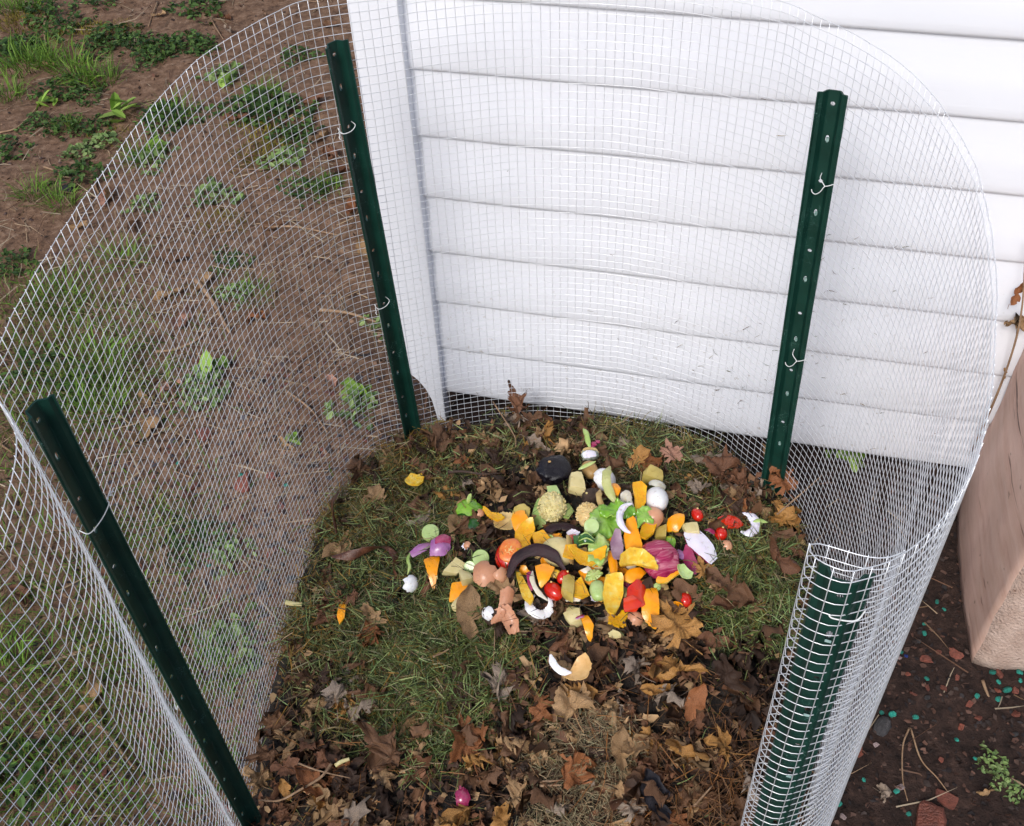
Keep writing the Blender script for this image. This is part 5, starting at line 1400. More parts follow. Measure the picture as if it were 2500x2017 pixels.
slice_((-0.0775, 0.9658), .0100, .006, .004, 'cucumber slice half hidden behind the round one', (.7, -.2, 0))
slice_((-0.1441, 1.0494), .0145, .009, .006, 'pale green celery or cucumber slice at the left', (.25, .1, 0), M_cuke, M_stem)
slice_((0.1129, 0.9754), .0115, .005, .050, 'whitish cucumber slice standing below the tan core', (.7, 0, 0), M_cuke, M_cuke)
potato((0.1149, 0.8838), .0125, .018, .010, .022, 'smooth pale green half slice left of the yellow orange half', M_cuke, .85, (0, 0, .1), 31)
peel((0.0915, 0.9666), [(-0.0065, 0.0126), (0.0058, 0.0108), (0.0079, -0.0054), (0.0000, -0.0144), (-0.0058, -0.0072)], .022, 'dark cucumber skin beside the red pepper piece', False, .016, (.3, 0, 0), None, .002, M_dkg, M_dkg, 'cucumber_skin', 'peel', .03, 'inside')
ob = scrap('avocado', lump(.030, .026, .014, .85, 9, .16, 41), M_avo, (0.0671, 1.1479), .012, 'black avocado half with a bluish sheen at the upper left', 'avocado', (.25, .1, .3))
part('stalk_scar', lump(.003, .002, .001, 1, 3), M_potsk, ob, True, (-.008, .010, .0135))
scrap('avocado_peel', strip([(-.042, -.020, -.004), (-.028, .006, .008), (0, .016, .014), (.026, .008, .010), (.044, -.014, .0)], .019, .005, 10, True, .9), M_avop, (0.0240, 0.9316), .024, 'arched dark purple avocado peel across the middle', 'avocado peel')
scrap('avocado_peel', strip([(-.03, -.004, 0), (0, .006, .004), (.034, .0, 0)], .016, .006, 8), M_avop, (0.0653, 1.0069), .010, 'dark avocado peel under the cream core', 'avocado peel')
ob = scrap('avocado_stone', lump(.016, .015, .015, 1.0, 7, .10, 43), M_pit, (0.1223, 1.0711), .014, 'dark dirty avocado stone in the upper middle', 'avocado stone')
for q, d in enumerate(((-.012, .005, .010), (-.008, -.002, .0135))):
    part('crumb', lump(.0022, .002, .002, 1, 3, .2, q), M_pot, ob, True, d)
ob = scrap('bread_crust', lump(.016, .010, .008, .7, 6, .25, 45), M_mould, (0.1319, 1.1942), .014, 'mouldy green white crust below the green pod', 'bread')
part('crust_edge', strip([(-.015, .004, .003), (-.006, .009, .006), (.008, .008, .005), (.016, .002, .002)], .006, .005), M_peelt, ob)
scrap('pea_pod', strip([(-.004, .024, .002), (0, .008, .006), (.001, -.008, .006), (.004, -.024, .0)], .009, .006), M_stem, (0.1291, 1.2294), .010, 'pale green pod tip standing at the top of the scraps', 'pod')
scrap('green_shred', strip([(-.014, -.005, 0), (0, .001, .003), (.016, .008, .004)], .007, .003), M_stem, (0.1204, 1.1390), .034, 'pale green shred between potato chunk and brown potato', 'peel')
scrap('green_shred', strip([(-.010, .002, 0), (0, .001, .003), (.012, -.002, .001)], .007, .003), M_stem, (0.3811, 0.9977), .008, 'small green shred right of the onion crescent', 'peel')
scrap('stem', strip([(.001, .020, .004), (-.002, .006, .004), (.001, -.008, .003), (-.002, -.022, .002)], .0055, .005), M_stem, (-0.1784, 0.9986), .014, 'short pale green stem above the jagged white eggshell', 'stem')
scrap('stem', strip([(-.014, .003, .001), (-.004, -.001, .003), (.013, -.003, .002)], .0075, .006, 8, False), M_curd, (-0.3727, 0.9724), .010, 'cream stem bit alone at the left rim of the pile', 'stem')
scrap('stem', strip([(-.010, -.004, .001), (0, .001, .003), (.010, .004, .002)], .006, .005, 8, False), M_curd, (-0.2722, 0.6948), .012, 'small cream stem bit low on the left of the pile', 'stem')
# banana peel
ob = scrap('banana_peel', strip([(-.062, .006, .002), (-.030, .002, .008), (0, .010, .012), (.026, .014, .010), (.042, .004, .008)], .017, .0030, 10, True, 3.4), M_ban, (-0.2486, 1.0291), .012, 'brown twisted banana peel at the left of the scraps', 'banana peel')
part('peel_arm', strip([(.036, .010, .010), (.046, -.010, .008), (.044, -.034, .006), (.052, -.060, .002)], .019, .0030, 10, True, -2.6), M_ban, ob)
scrap('banana_peel', strip([(.006, .050, .002), (-.002, .024, .006), (.002, -.004, .006), (.010, -.044, .002)], .012, .0030, 8, True, 2.6), M_ban, (-0.3191, 1.1356), .012, 'narrow brown banana peel strip along the left mesh', 'banana peel')

# small torn peel between the bigger pieces
fill = []
hc = (0.1278, 0.9428)
FILLC = [(M_pith, M_rind, 'torn orange shred'), (M_pith, M_pulp, 'torn orange shred'), (M_peelt, M_peelt, 'tan peel shred'), (M_onp, M_lil, 'purple onion shred'), (M_stem, M_stem, 'pale green shred'), (M_garl, M_garl, 'cream onion shred'), (M_rind, M_pith, 'bright orange peel bit'), (M_onw, M_onw, 'white onion scrap'), (M_pot, M_pot, 'pale potato scrap')]
for q in range(62):
    x, y = rnd.gauss(hc[0], .060), rnd.gauss(hc[1], .046)
    mo, mi, ds = FILLC[rnd.choice([0, 1, 0, 6, 2, 3, 4, 5, 7, 8, 8, 5])]
    pts = [(rnd.uniform(.005, .013) * math.cos(a), rnd.uniform(.004, .010) * math.sin(a)) for a in np.linspace(0, 5.6, 7)]
    sd = 'left' if x < hc[0] - .02 else 'right' if x > hc[0] + .02 else 'middle'
    fill.append(peel((x, y), pts, rnd.uniform(.006, .020), ds + ' tucked into the %s of the heap' % sd, rnd.random() < .5, .016, (rnd.gauss(0, .5), rnd.gauss(0, .5), 0), None, .002, mo, mi, 'peel_shred', 'peel', .10, 'inside', q))
tell_apart(fill)
# strands of clipping that fell on and between the scraps
def strands():
    P, C = [], []
    cx, cy = (0.0979, 0.9673)
    for _ in range(420):
        x, y = rnd.gauss(cx, .13), rnd.gauss(cy, .085)
        P.append((x, y, pile_height(x, y) + rnd.uniform(.010, .036)))
        C.append(np.array(rnd.choice([(.05, .03, .015), (.10, .11, .03), (.20, .13, .05), (.03, .02, .012)])))
    n = len(P)
    blades('stray_strands', np.array(P), nr.uniform(.012, .040, n), nr.uniform(.0006, .0014, n), nr.uniform(0, 6.28, n), nr.normal(0, .25, n), nr.normal(0, .5, n), np.array(C), M_blade,
           label='stray grass strands fallen among the kitchen scraps', cat='grass', kind='stuff')
strands()

# ------------------------------------------------------------------ twigs
M_twig = food('dry twig bark', (0.20, 0.115, 0.06), (0.38, 0.25, 0.15), 60, 0.8, 0, 0.6, 0.002)
M_twigd = food('dark wet twig', (0.035, 0.02, 0.014), (0.09, 0.05, 0.03), 60, 0.7, 0, 0.6, 0.002)
def twig(pts, r, label, mat=None, zf=None, lift=.008, group='twigs'):
    P = []
    for i, (x, y) in enumerate(pts):
        z = (pile_height(x, y) if zf is None else zf(x, y)) + lift
        P.append(Vector((x, y, z)))
    Pc = catmull(P, 6)
    o0 = Pc[0].copy()
    V, F = tube([p - o0 for p in Pc], r, 6, True, lambda t: 1 - .55 * t)
    return obj('twig', mesh('twig', V, F, mat or M_twig), o0, label=label, cat='twig', group=group)
twig([(-0.2870, 0.6914), (-0.3005, 0.6722), (-0.3322, 0.6628), (-0.3640, 0.6546), (-0.3978, 0.6631)], .0026, 'thin forked tan twig near the left foreground post', lift=.022)
twig([(-0.3377, 0.6997), (-0.3010, 0.6808), (-0.2571, 0.6662)], .0016, 'fine brown twig crossing the tan twig', lift=.02)
twig([(-0.1162, 1.1796), (-0.0906, 1.1731), (-0.0548, 1.1568), (-0.0234, 1.1682)], .0030, 'short dark twig with a pale end left of the avocado', M_twigd, lift=.012)
twig([(0.1666, 1.1210), (0.2056, 1.1033), (0.2448, 1.0881), (0.2840, 1.0813)], .0050, 'thick dark twig behind the white egg', M_twigd, lift=.006)
twig([(-0.0413, 0.8515), (-0.0436, 0.8153), (-0.0483, 0.7693)], .0010, 'upright fine straw right of the green clippings', lift=.016)
twig([(-0.1369, 0.8258), (-0.1182, 0.8345), (-0.1043, 0.8447)], .0020, 'small grey stick on the green clippings', lift=.016)
twig([(0.0136, 0.6203), (0.0419, 0.6227)], .0022, 'upper of two short parallel straws low on the pile', lift=.02)
twig([(0.0121, 0.6160), (0.0426, 0.6172)], .0022, 'lower of two short parallel straws low on the pile', lift=.02)
twig([(0.2146, 0.5753), (0.2437, 0.6015)], .0020, 'thin bent twig near the bottom right of the pile', lift=.02)
twig([(0.4098, 1.0077), (0.4632, 1.0467), (0.4998, 1.0837)], .0016, 'fine twig leaning on the mesh beside the right post', lift=.03)
twig([(-0.0338, 1.3400), (0.0010, 1.2477), (0.0035, 1.2134)], .0014, 'dry stalk below the siding left of centre', lift=.02)

# ------------------------------------------------------------------ bare ground outside the bin: crumbs, straw, chips
def outside(x, y):
    """on open ground: not under the pile, the house or the timber block"""
    if in_pile(x, y, 1.01): return False
    c, s_ = math.cos(YAW), math.sin(YAW)
    u, d = x * c + y * s_, -x * s_ + y * c
    if d > WALL_D - 0.005 and u > U_OUT - 0.02: return False
    return True
def left_spot():
    y = 0.35 + 3.6 * rnd.random() ** 1.25
    x = rnd.uniform(-0.62 * y - 0.62, -0.10)
    return (x, y) if outside(x, y) and y < 3.9 else (None, None)
def right_spot():
    x, y = rnd.uniform(0.20, 1.02), rnd.uniform(0.45, 1.32)
    return (x, y) if outside(x, y) else (None, None)
gz = lambda x, y: ground_h(x, y) + rnd.uniform(-0.001, 0.003)
SOILC = [(0.10, 0.058, 0.036), (0.17, 0.10, 0.06), (0.05, 0.03, 0.02), (0.22, 0.14, 0.09), (0.13, 0.06, 0.04), (0.06, 0.035, 0.03)]
fragments('soil_crumbs', 9000, left_spot, gz, SOILC, 0.002, 0.010, 'crumbs of soil and bark on the bare ground left of the house', 'soil')
fragments('mulch_crumbs', 4200, right_spot, gz, [(0.03, 0.02, 0.017), (0.055, 0.032, 0.024), (0.018, 0.013, 0.013), (0.10, 0.05, 0.035)], 0.002, 0.008, 'dark mulch crumbs on the ground between mesh and timber', 'soil')
def near_left():
    x, y = rnd.uniform(-0.85, -0.10), rnd.uniform(0.45, 1.7)
    return (x, y) if outside(x, y) else (None, None)
fragments('mulch_chips', 2600, near_left, gz, [(0.09, 0.035, 0.028), (0.14, 0.05, 0.035), (0.045, 0.035, 0.04), (0.03, 0.022, 0.02), (0.20, 0.12, 0.08), (0.07, 0.065, 0.075)], 0.003, 0.012, 'reddish and grey mulch chips beside the left of the bin', 'mulch')
def straw():
    P, C = [], []
    while len(P) < 4600:
        x, y = left_spot() if rnd.random() < .965 else right_spot()
        if x is None: continue
        hx, hy = (-0.6572, 1.9515)
        if rnd.random() > .22 + .9 * math.exp(-((x - hx) ** 2 + (y - hy) ** 2) / (2 * .34 ** 2)): continue
        P.append((x, y, ground_h(x, y) + rnd.uniform(.001, .010)))
        C.append(np.array(rnd.choice([(0.40, 0.29, 0.18), (0.30, 0.19, 0.11), (0.20, 0.11, 0.07), (0.46, 0.37, 0.26)])) * rnd.uniform(.6, 1.15))
    n = len(P)
    blades('dry_straw', np.array(P), nr.uniform(.02, .12, n), nr.uniform(.0014, .0032, n), nr.uniform(0, 6.28, n), nr.normal(0.02, .08, n), nr.normal(0, .25, n), np.array(C), M_blade,
           label='dry straw and dead stems strewn on the ground left of the bin', cat='straw', kind='stuff')
straw()
# low lawn grass left of the foreground post
def lawn():
    P, C, L = [], [], []
    spots = [((-0.7931, 0.7743), .22, 2600), ((-0.6841, 0.7026), .14, 1200), ((-0.9172, 1.0906), .13, 700), ((-0.6654, 0.9828), .08, 300), ((-1.0122, 1.4232), .13, 700), ((-0.9559, 1.7133), .12, 1500), ((-1.0690, 1.9225), .09, 800), ((-0.8712, 1.5904), .07, 500), ((-0.7199, 1.2267), .06, 260), ((-0.6495, 1.2618), .05, 160), ((-0.5529, 0.9443), .05, 200), ((-0.7744, 0.9179), .09, 400)]
    for (cx, cy), s, n in spots:
        for _ in range(n):
            x, y = rnd.gauss(cx, s), rnd.gauss(cy, s)
            if not outside(x, y): continue
            P.append((x, y, ground_h(x, y) - .002)); L.append(rnd.uniform(.018, .060))
            C.append(np.array(rnd.choice([(0.10, 0.19, 0.022), (0.13, 0.25, 0.03), (0.07, 0.13, 0.018), (0.20, 0.25, 0.05), (0.17, 0.14, 0.04)])) * rnd.uniform(.6, 1.2))
    n = len(P)
    blades('lawn_grass', np.array(P), np.array(L), nr.uniform(.0016, .0032, n), nr.uniform(0, 6.28, n), nr.uniform(.35, 1.35, n), nr.normal(-.6, .35, n), np.array(C), M_blade,
           label='patchy short green grass growing outside the left of the bin', cat='grass', kind='stuff')
lawn()

# ------------------------------------------------------------------ weeds
def tuft_mesh(seed, n, spread, lmin, lmax, cols, up=(.5, 1.3), wid=(.0018, .0034), bnd=-.5):
    r = np.random.default_rng(seed); rr = random.Random(seed)
    a, q = r.uniform(0, 6.28, n), np.sqrt(r.random(n)) * spread
    P = np.stack([q * np.cos(a), q * np.sin(a), np.zeros(n) - .002], 1)
    C = np.array([np.array(rr.choice(cols)) * rr.uniform(.6, 1.25) for _ in range(n)])
    return blades('weed', P, r.uniform(lmin, lmax, n), r.uniform(*wid, n), a + r.normal(0, .6, n), r.uniform(*up, n), r.normal(bnd, .35, n), C, M_blade, as_mesh=True)
def leafy_mesh(seed, n, spread, size, cols, stems=True):
    """low creeping weed: many small cupped leaflets on short stalks"""
    rr = random.Random(seed); V, F, C = [], [], []
    for q in range(n):
        a, d = rr.uniform(0, 6.283), math.sqrt(rr.random()) * spread
        d *= 1 + .35 * math.sin(3 * a + seed)
        base = Vector((d * math.cos(a), d * math.sin(a), rr.uniform(.002, .030) * (1.2 - d / spread * .7)))
        e = Euler((rr.gauss(.2, .4), rr.gauss(0, .4), rr.uniform(0, 6.28))).to_matrix()
        s = size * rr.uniform(.6, 1.3); c = np.array(rr.choice(cols)) * rr.uniform(.55, 1.3)
        pts = [(0, -1, 0), (.45, -.5, .12), (.55, .2, .16), (.3, .75, .10), (0, 1, 0), (-.3, .75, .10), (-.55, .2, .16), (-.45, -.5, .12)]
        o = len(V); V.append(base + e @ Vector((0, 0, -.03 * s))); C.append(c * .85)
        for p in pts: V.append(base + e @ (Vector(p) * s)); C.append(c)
        for k in range(8): F.append((o, o + 1 + k, o + 1 + (k + 1) % 8))
        if stems and q % 3 == 0:
            o = len(V)
            for p in (base, base + Vector((.0012, 0, 0)), Vector((base.x * .5, base.y * .5, 0))): V.append(p); C.append(c * .8)
            F.append((o, o + 1, o + 2))
    return mesh('weed', V, F, M_blade, False, None, np.array(C))
DG = [(0.055, 0.115, 0.022), (0.085, 0.165, 0.035), (0.035, 0.075, 0.018), (0.12, 0.20, 0.05)]
BG = [(0.13, 0.25, 0.025), (0.18, 0.31, 0.04), (0.09, 0.17, 0.02)]
MO = [(0.20, 0.17, 0.018), (0.26, 0.20, 0.025), (0.13, 0.12, 0.015)]
PG = [(0.26, 0.42, 0.07), (0.34, 0.50, 0.11), (0.20, 0.34, 0.05)]
W_TUFT = [tuft_mesh(i, 90, .045, .04, .11, BG) for i in range(4)]
W_LEAF = [leafy_mesh(20 + i, 190, .085, .0085, DG) for i in range(4)]
W_MOSS = [tuft_mesh(40 + i, 700, .085, .006, .016, MO, (.4, 1.5), (.0016, .003), -.2) for i in range(2)]
W_SEED = [leafy_mesh(60 + i, 9, .035, .026, PG, True) for i in range(3)]
W_PALE = [leafy_mesh(70 + i, 70, .06, .011, [(0.20, 0.30, 0.09), (0.15, 0.24, 0.08), (0.28, 0.38, 0.14)]) for i in range(2)]
KINDS = {'tuft': (W_TUFT, 'grass_tuft', 'grassy tuft', 'grass'), 'leaf': (W_LEAF, 'leafy_weed', 'dark green leafy weed', 'weed'), 'moss': (W_MOSS, 'moss_patch', 'yellow green moss patch', 'moss'),
         'seed': (W_SEED, 'broadleaf_seedling', 'light green broadleaf seedling', 'weed'), 'pale': (W_PALE, 'pale_weed', 'pale green small leaved weed', 'weed')}
SPOTS = [
 ('tuft', (-1.5022, 3.1431), 1.3), ('tuft', (-1.4469, 3.1791), 1.1), ('tuft', (-1.2952, 3.0533), 1.3), ('tuft', (-1.2192, 3.0321), 1.0), ('leaf', (-1.3428, 2.9923), .9), ('tuft', (-1.3604, 3.1281), 1.2), ('leaf', (-1.2544, 2.9446), .8), ('tuft', (-1.5008, 2.9697), 1.0), ('tuft', (-1.2537, 2.3864), .9), ('tuft', (-1.1640, 2.3399), .9), ('tuft', (-1.6981, 3.6049), 1.2), ('tuft', (-1.6242, 3.6230), 1.0),
 ('leaf', (-1.5883, 3.2513), 1.2), ('leaf', (-1.5603, 3.2920), 1.1), ('leaf', (-1.4636, 3.4330), 1.2), ('leaf', (-1.5542, 3.5553), 1.0), ('moss', (-1.6154, 3.4975), 1.2), ('moss', (-1.5120, 3.2431), .9), ('leaf', (-1.2959, 3.2633), .9), ('leaf', (-1.2695, 3.3498), 1.1), ('leaf', (-1.1647, 3.2783), 1.0), ('leaf', (-1.0863, 3.2259), 1.1), ('leaf', (-1.0073, 3.2319), 1.0), ('leaf', (-0.9528, 3.2259), .8), ('leaf', (-1.0982, 3.1559), .8), ('moss', (-1.3753, 3.3615), 1.2), ('moss', (-1.2561, 3.4097), 1.0),
 ('leaf', (-1.0061, 3.5249), 1.2), ('leaf', (-1.3737, 3.6344), .9), ('leaf', (-1.1615, 2.4741), 1.0), ('leaf', (-1.4064, 2.6282), 1.0), ('leaf', (-1.1783, 2.7420), .8), ('leaf', (-1.3519, 2.7824), .7), ('leaf', (-1.2736, 2.7397), .9), ('moss', (-1.1211, 2.6791), 1.0), ('pale', (-1.1308, 2.6463), .9), ('pale', (-1.1881, 2.5968), .8), ('tuft', (-1.2583, 2.7498), .7),
 ('seed', (-1.1117, 2.8065), 1.3), ('seed', (-1.3561, 2.9044), .8), ('pale', (-0.8436, 3.0064), 1.1), ('seed', (-0.8264, 2.9783), .8), ('leaf', (-0.9531, 2.7552), 1.1), ('tuft', (-0.9455, 2.7781), 1.0), ('leaf', (-0.9850, 2.7940), .8), ('seed', (-0.9623, 2.5973), 1.1), ('pale', (-0.9684, 2.5440), 1.0), ('tuft', (-1.0058, 2.5581), .8),
 ('leaf', (-0.7335, 2.8173), 1.2), ('leaf', (-0.6717, 2.8112), 1.3), ('leaf', (-0.6137, 2.7337), 1.2), ('tuft', (-0.7032, 2.8636), 1.1), ('leaf', (-0.5789, 2.6383), .9), ('moss', (-0.7147, 2.6068), 1.5), ('moss', (-0.6557, 2.5149), 1.3), ('pale', (-0.5957, 2.4883), 1.0), ('leaf', (-0.5015, 2.3389), .9), ('tuft', (-0.4586, 2.3447), .7), ('pale', (-0.7627, 2.3428), 1.1), ('moss', (-0.7349, 2.2098), .9), ('leaf', (-0.6286, 3.1337), .8),
 ('pale', (-0.9426, 2.3204), .8), ('tuft', (-0.9388, 2.0711), .9), ('leaf', (-0.6727, 2.0492), .7), ('tuft', (-0.5935, 1.9155), .8), ('pale', (-0.6424, 1.9194), .8), ('seed', (-0.6508, 1.6576), 1.0), ('pale', (-0.6608, 1.6131), 1.0), ('pale', (-0.6562, 1.5627), .8), ('seed', (-0.3355, 1.5645), .8), ('pale', (-0.3232, 1.5147), .8), ('seed', (-0.4458, 1.4297), .5), ('leaf', (-0.6051, 1.1905), .7), ('pale', (-0.5312, 1.1576), .7), ('pale', (-0.5007, 0.9652), .9), ('tuft', (-0.5126, 0.9109), .6), ('pale', (-0.2869, 1.7878), .6),
 ('tuft', (-1.0535, 1.9366), 1.1), ('leaf', (-1.0410, 1.6928), 1.0), ('leaf', (-0.9370, 1.6077), 1.0), ('tuft', (-0.9120, 1.6834), 1.3), ('tuft', (-0.8589, 1.5404), 1.0), ('leaf', (-1.2135, 2.0771), .8), ('leaf', (-0.7958, 0.7409), 1.0), ('tuft', (-0.8651, 0.9230), 1.0),
 ('seed', (0.6347, 1.3252), .6), ('seed', (0.6582, 1.3086), .7), ('pale', (0.7041, 0.6953), .36), ('pale', (0.7087, 0.6658), .32), ('pale', (0.7215, 0.6430), .30)]
WMARK = [((-1.5982, 3.4638), 'in the top left corner'), ((-1.0787, 3.2542), 'in the row above the mesh rim'), ((-1.3319, 2.9525), 'in the grassy clump at the upper left'), ((-1.1909, 2.6521), 'just outside the left mesh rim'), ((-1.2483, 2.4056), 'at the left edge below the clump'), ((-0.6743, 2.7396), 'behind the mesh left of the back post'),
         ((-0.9413, 2.6960), 'behind the mesh rim at the upper left'), ((-0.5521, 2.4025), 'behind the mesh by the corner trim'), ((-0.6835, 2.1175), 'in the straw behind the left mesh'), ((-0.6407, 1.6245), 'in the middle of the left mesh'), ((-0.9763, 1.7558), 'in the thick grass at the left edge'), ((-0.3336, 1.5397), 'beside the back left post'),
         ((-0.5922, 1.1614), 'right of the left foreground post'), ((-0.5109, 0.9419), 'low beside the pile at the left'), ((-0.8280, 0.8463), 'in the lawn at the lower left'), ((0.6485, 1.3167), 'by the siding behind the right mesh'), ((0.7062, 0.6756), 'at the lower right edge')]
weeds = []
for i, (kd, (x, y), sc) in enumerate(SPOTS):
    pool, nm, desc, cat = KINDS[kd]
    wm = min(WMARK, key=lambda m: (m[0][0] - x) ** 2 + (m[0][1] - y) ** 2)[1]
    weeds.append(obj(nm, pool[i % len(pool)], (x, y, ground_h(x, y)), (0, 0, rnd.uniform(0, 6.28)), sc * rnd.uniform(.9, 1.1), label=desc + ' ' + wm, cat=cat, group='weeds outside the bin'))
tell_apart(weeds)

# ------------------------------------------------------------------ stones, glass and brick chips, stray leaves and sticks
def stone_mesh(seed, e, flat):
    return mesh('pebble', *lump(1, .8, flat, e, 4, .22, seed, 1.6), M_stone, e > .6)
def stone_mat():
    m, nt, b = new_mat('coloured chip')
    oi = nt.nodes.new('ShaderNodeObjectInfo'); co = coords(nt)
    n1 = noise_tex(nt, co, 2.5, 4)
    col = mixc(nt, oi.outputs['Color'], ramp(nt, n1, [(.3, (.55, .55, .55)), (.7, (1.25, 1.2, 1.2))]), 1.0, 'MULTIPLY')
    nt.links.new(col, b.inputs['Base Color']); b.inputs['Roughness'].default_value = .55
    bump(nt, b, noise_tex(nt, co, 9, 3), .5, .05)
    return m
M_stone = stone_mat()
CHIP = [stone_mesh(i, .45, .4) for i in range(5)]
PEB = [stone_mesh(20 + i, .9, .6) for i in range(4)]
chips = []
CMARK = [((0.6756, 0.7857), 'in front of the timber block'), ((0.6192, 0.8775), 'left of the timber block'), ((0.7519, 0.7815), 'under the timber end at the right edge'), ((0.5661, 0.7025), 'beside the lower mesh'), ((0.6246, 0.6355), 'at the bottom right'), ((0.6719, 1.1770), 'behind the right mesh'), ((0.7177, 0.9927), 'between mesh and timber')]
def chip(p, size, kind, label=None, yaw=None):
    spec = {'teal': (PEB, (0.03, 0.36, 0.27), 'pebble', 'teal green glass pebble', 'pebble'), 'brick': (CHIP, (0.26, 0.080, 0.050), 'brick_chip', 'brick red chip', 'brick chip'), 'grey': (PEB, (0.06, 0.058, 0.06), 'pebble', 'grey pebble', 'pebble'),
            'white': (CHIP, (0.55, 0.42, 0.40), 'pebble', 'pale pinkish pebble', 'pebble'), 'blue': (PEB, (0.02, 0.06, 0.35), 'pebble', 'blue glass pebble', 'pebble')}[kind]
    x, y = p
    if not outside(x, y): return
    if label is None:
        label = spec[3] + ' ' + min(CMARK, key=lambda m: (m[0][0] - x) ** 2 + (m[0][1] - y) ** 2)[1]
    c = Vector(spec[1]) * rnd.uniform(.55, 1.15)
    size *= .72 if kind in ('teal', 'blue') else .82
    o = obj(spec[2], rnd.choice(spec[0]), (x, y, ground_h(x, y) + size * .25), (rnd.gauss(0, .3), rnd.gauss(0, .3), rnd.uniform(0, 6.28) if yaw is None else yaw), size, label=label, cat=spec[4], group='pebbles and chips in the soil', color=c)
    chips.append(o)
for p, sz, kd in [((0.6241, 0.8873), .006, 'teal'), ((0.6300, 0.8800), .005, 'blue'), ((0.6174, 0.8761), .0055, 'white'), ((0.6590, 0.8714), .011, 'brick'), ((0.7092, 0.8747), .013, 'brick'), ((0.6837, 0.8831), .006, 'brick'), ((0.6219, 0.8470), .006, 'brick'), ((0.6498, 0.8365), .006, 'teal'), ((0.6455, 0.8191), .006, 'brick'), ((0.6703, 0.8184), .007, 'brick'), ((0.7575, 0.8409), .008, 'teal'), ((0.7678, 0.8366), .009, 'brick'),
                   ((0.7992, 0.8371), .008, 'teal'), ((0.7608, 0.8229), .006, 'teal'), ((0.7680, 0.8072), .010, 'teal'), ((0.7497, 0.7930), .008, 'teal'), ((0.7188, 0.8012), .007, 'teal'), ((0.7536, 0.8072), .007, 'brick'), ((0.7803, 0.8050), .008, 'brick'), ((0.7949, 0.8225), .006, 'teal'), ((0.7023, 0.7878), .007, 'brick'), ((0.5603, 0.8064), .006, 'teal'), ((0.5774, 0.7783), .009, 'teal'), ((0.5609, 0.7813), .006, 'teal'), ((0.5353, 0.7708), .007, 'teal'),
                   ((0.5256, 0.7546), .008, 'teal'), ((0.5539, 0.7572), .020, 'grey'), ((0.6115, 0.7715), .007, 'teal'), ((0.6638, 0.7321), .006, 'teal'), ((0.6736, 0.9214), .007, 'teal'), ((0.7136, 0.9803), .006, 'teal'), ((0.6799, 0.9411), .005, 'teal'), ((0.7192, 0.9633), .005, 'teal'), ((0.5358, 0.7275), .006, 'white'), ((0.5059, 0.7224), .008, 'brick'), ((0.5067, 0.7136), .006, 'brick'), ((0.6808, 0.6998), .005, 'teal'), ((0.4555, 0.6380), .007, 'teal'), ((0.5018, 0.6734), .006, 'teal'),
                   ((0.5524, 0.6177), .006, 'teal'), ((0.4567, 0.6195), .006, 'white'), ((0.5447, 0.6521), .007, 'teal'), ((0.6127, 0.6361), .018, 'brick'), ((0.5782, 0.6043), .034, 'brick'), ((0.5526, 0.6580), .008, 'white'), ((0.7064, 0.7629), .008, 'brick'), ((0.6185, 0.8104), .007, 'brick'), ((0.7656, 0.7666), .010, 'brick'), ((0.6991, 0.8353), .006, 'brick'), ((0.6521, 0.9632), .006, 'brick'), ((0.6765, 0.7506), .007, 'brick'), ((0.6217, 0.9085), .006, 'brick'),
                   ((0.7527, 0.7328), .006, 'grey'), ((0.6387, 0.8020), .006, 'grey'), ((0.6276, 0.6993), .006, 'brick'), ((0.6586, 0.9064), .006, 'grey')]:
    chip(p, sz, kd)
LMARK = 'seen through the left mesh'
for p, sz, kd, lab in [((-0.5421, 1.3535), .008, 'teal', 'bright teal pebble through the middle of the left mesh'), ((-0.4472, 1.3175), .008, 'teal', 'teal pebble nearest the pile through the left mesh'), ((-0.6724, 1.3915), .006, 'teal', 'leftmost teal pebble through the left mesh'), ((-0.5668, 1.1367), .006, 'teal', 'dark teal pebble low in the left mesh'),
                       ((-1.1661, 2.4081), .022, 'grey', 'dark round stone in the dirt at the upper left'), ((-0.5340, 1.3263), .025, 'brick', 'red brick chunk through the middle of the left mesh'), ((-0.6304, 1.4653), .022, 'brick', 'dark red chip near the top tie of the left post'), ((-1.7476, 3.6747), .01, 'brick', None)][:-1]:
    chip(p, sz, kd, lab)
for _ in range(30):
    x, y = rnd.uniform(-.80, -.16), rnd.uniform(.5, 1.6)
    if outside(x, y): chip((x, y), rnd.uniform(.006, .014), rnd.choice(['brick', 'brick', 'grey', 'grey', 'brick']), None)
for o in chips[-30:]:
    if o['label'].endswith(tuple(m[1] for m in CMARK)) and o.location.x < 0:
        o['label'] = ('brick red chip' if o.name.startswith('brick') else 'grey pebble') + (' low behind the left foreground post' if o.location.y < .9 else ' in the mulch behind the left mesh' if o.location.y < 1.3 else ' in the mulch near the corner trim')
tell_apart(chips)
gl = []
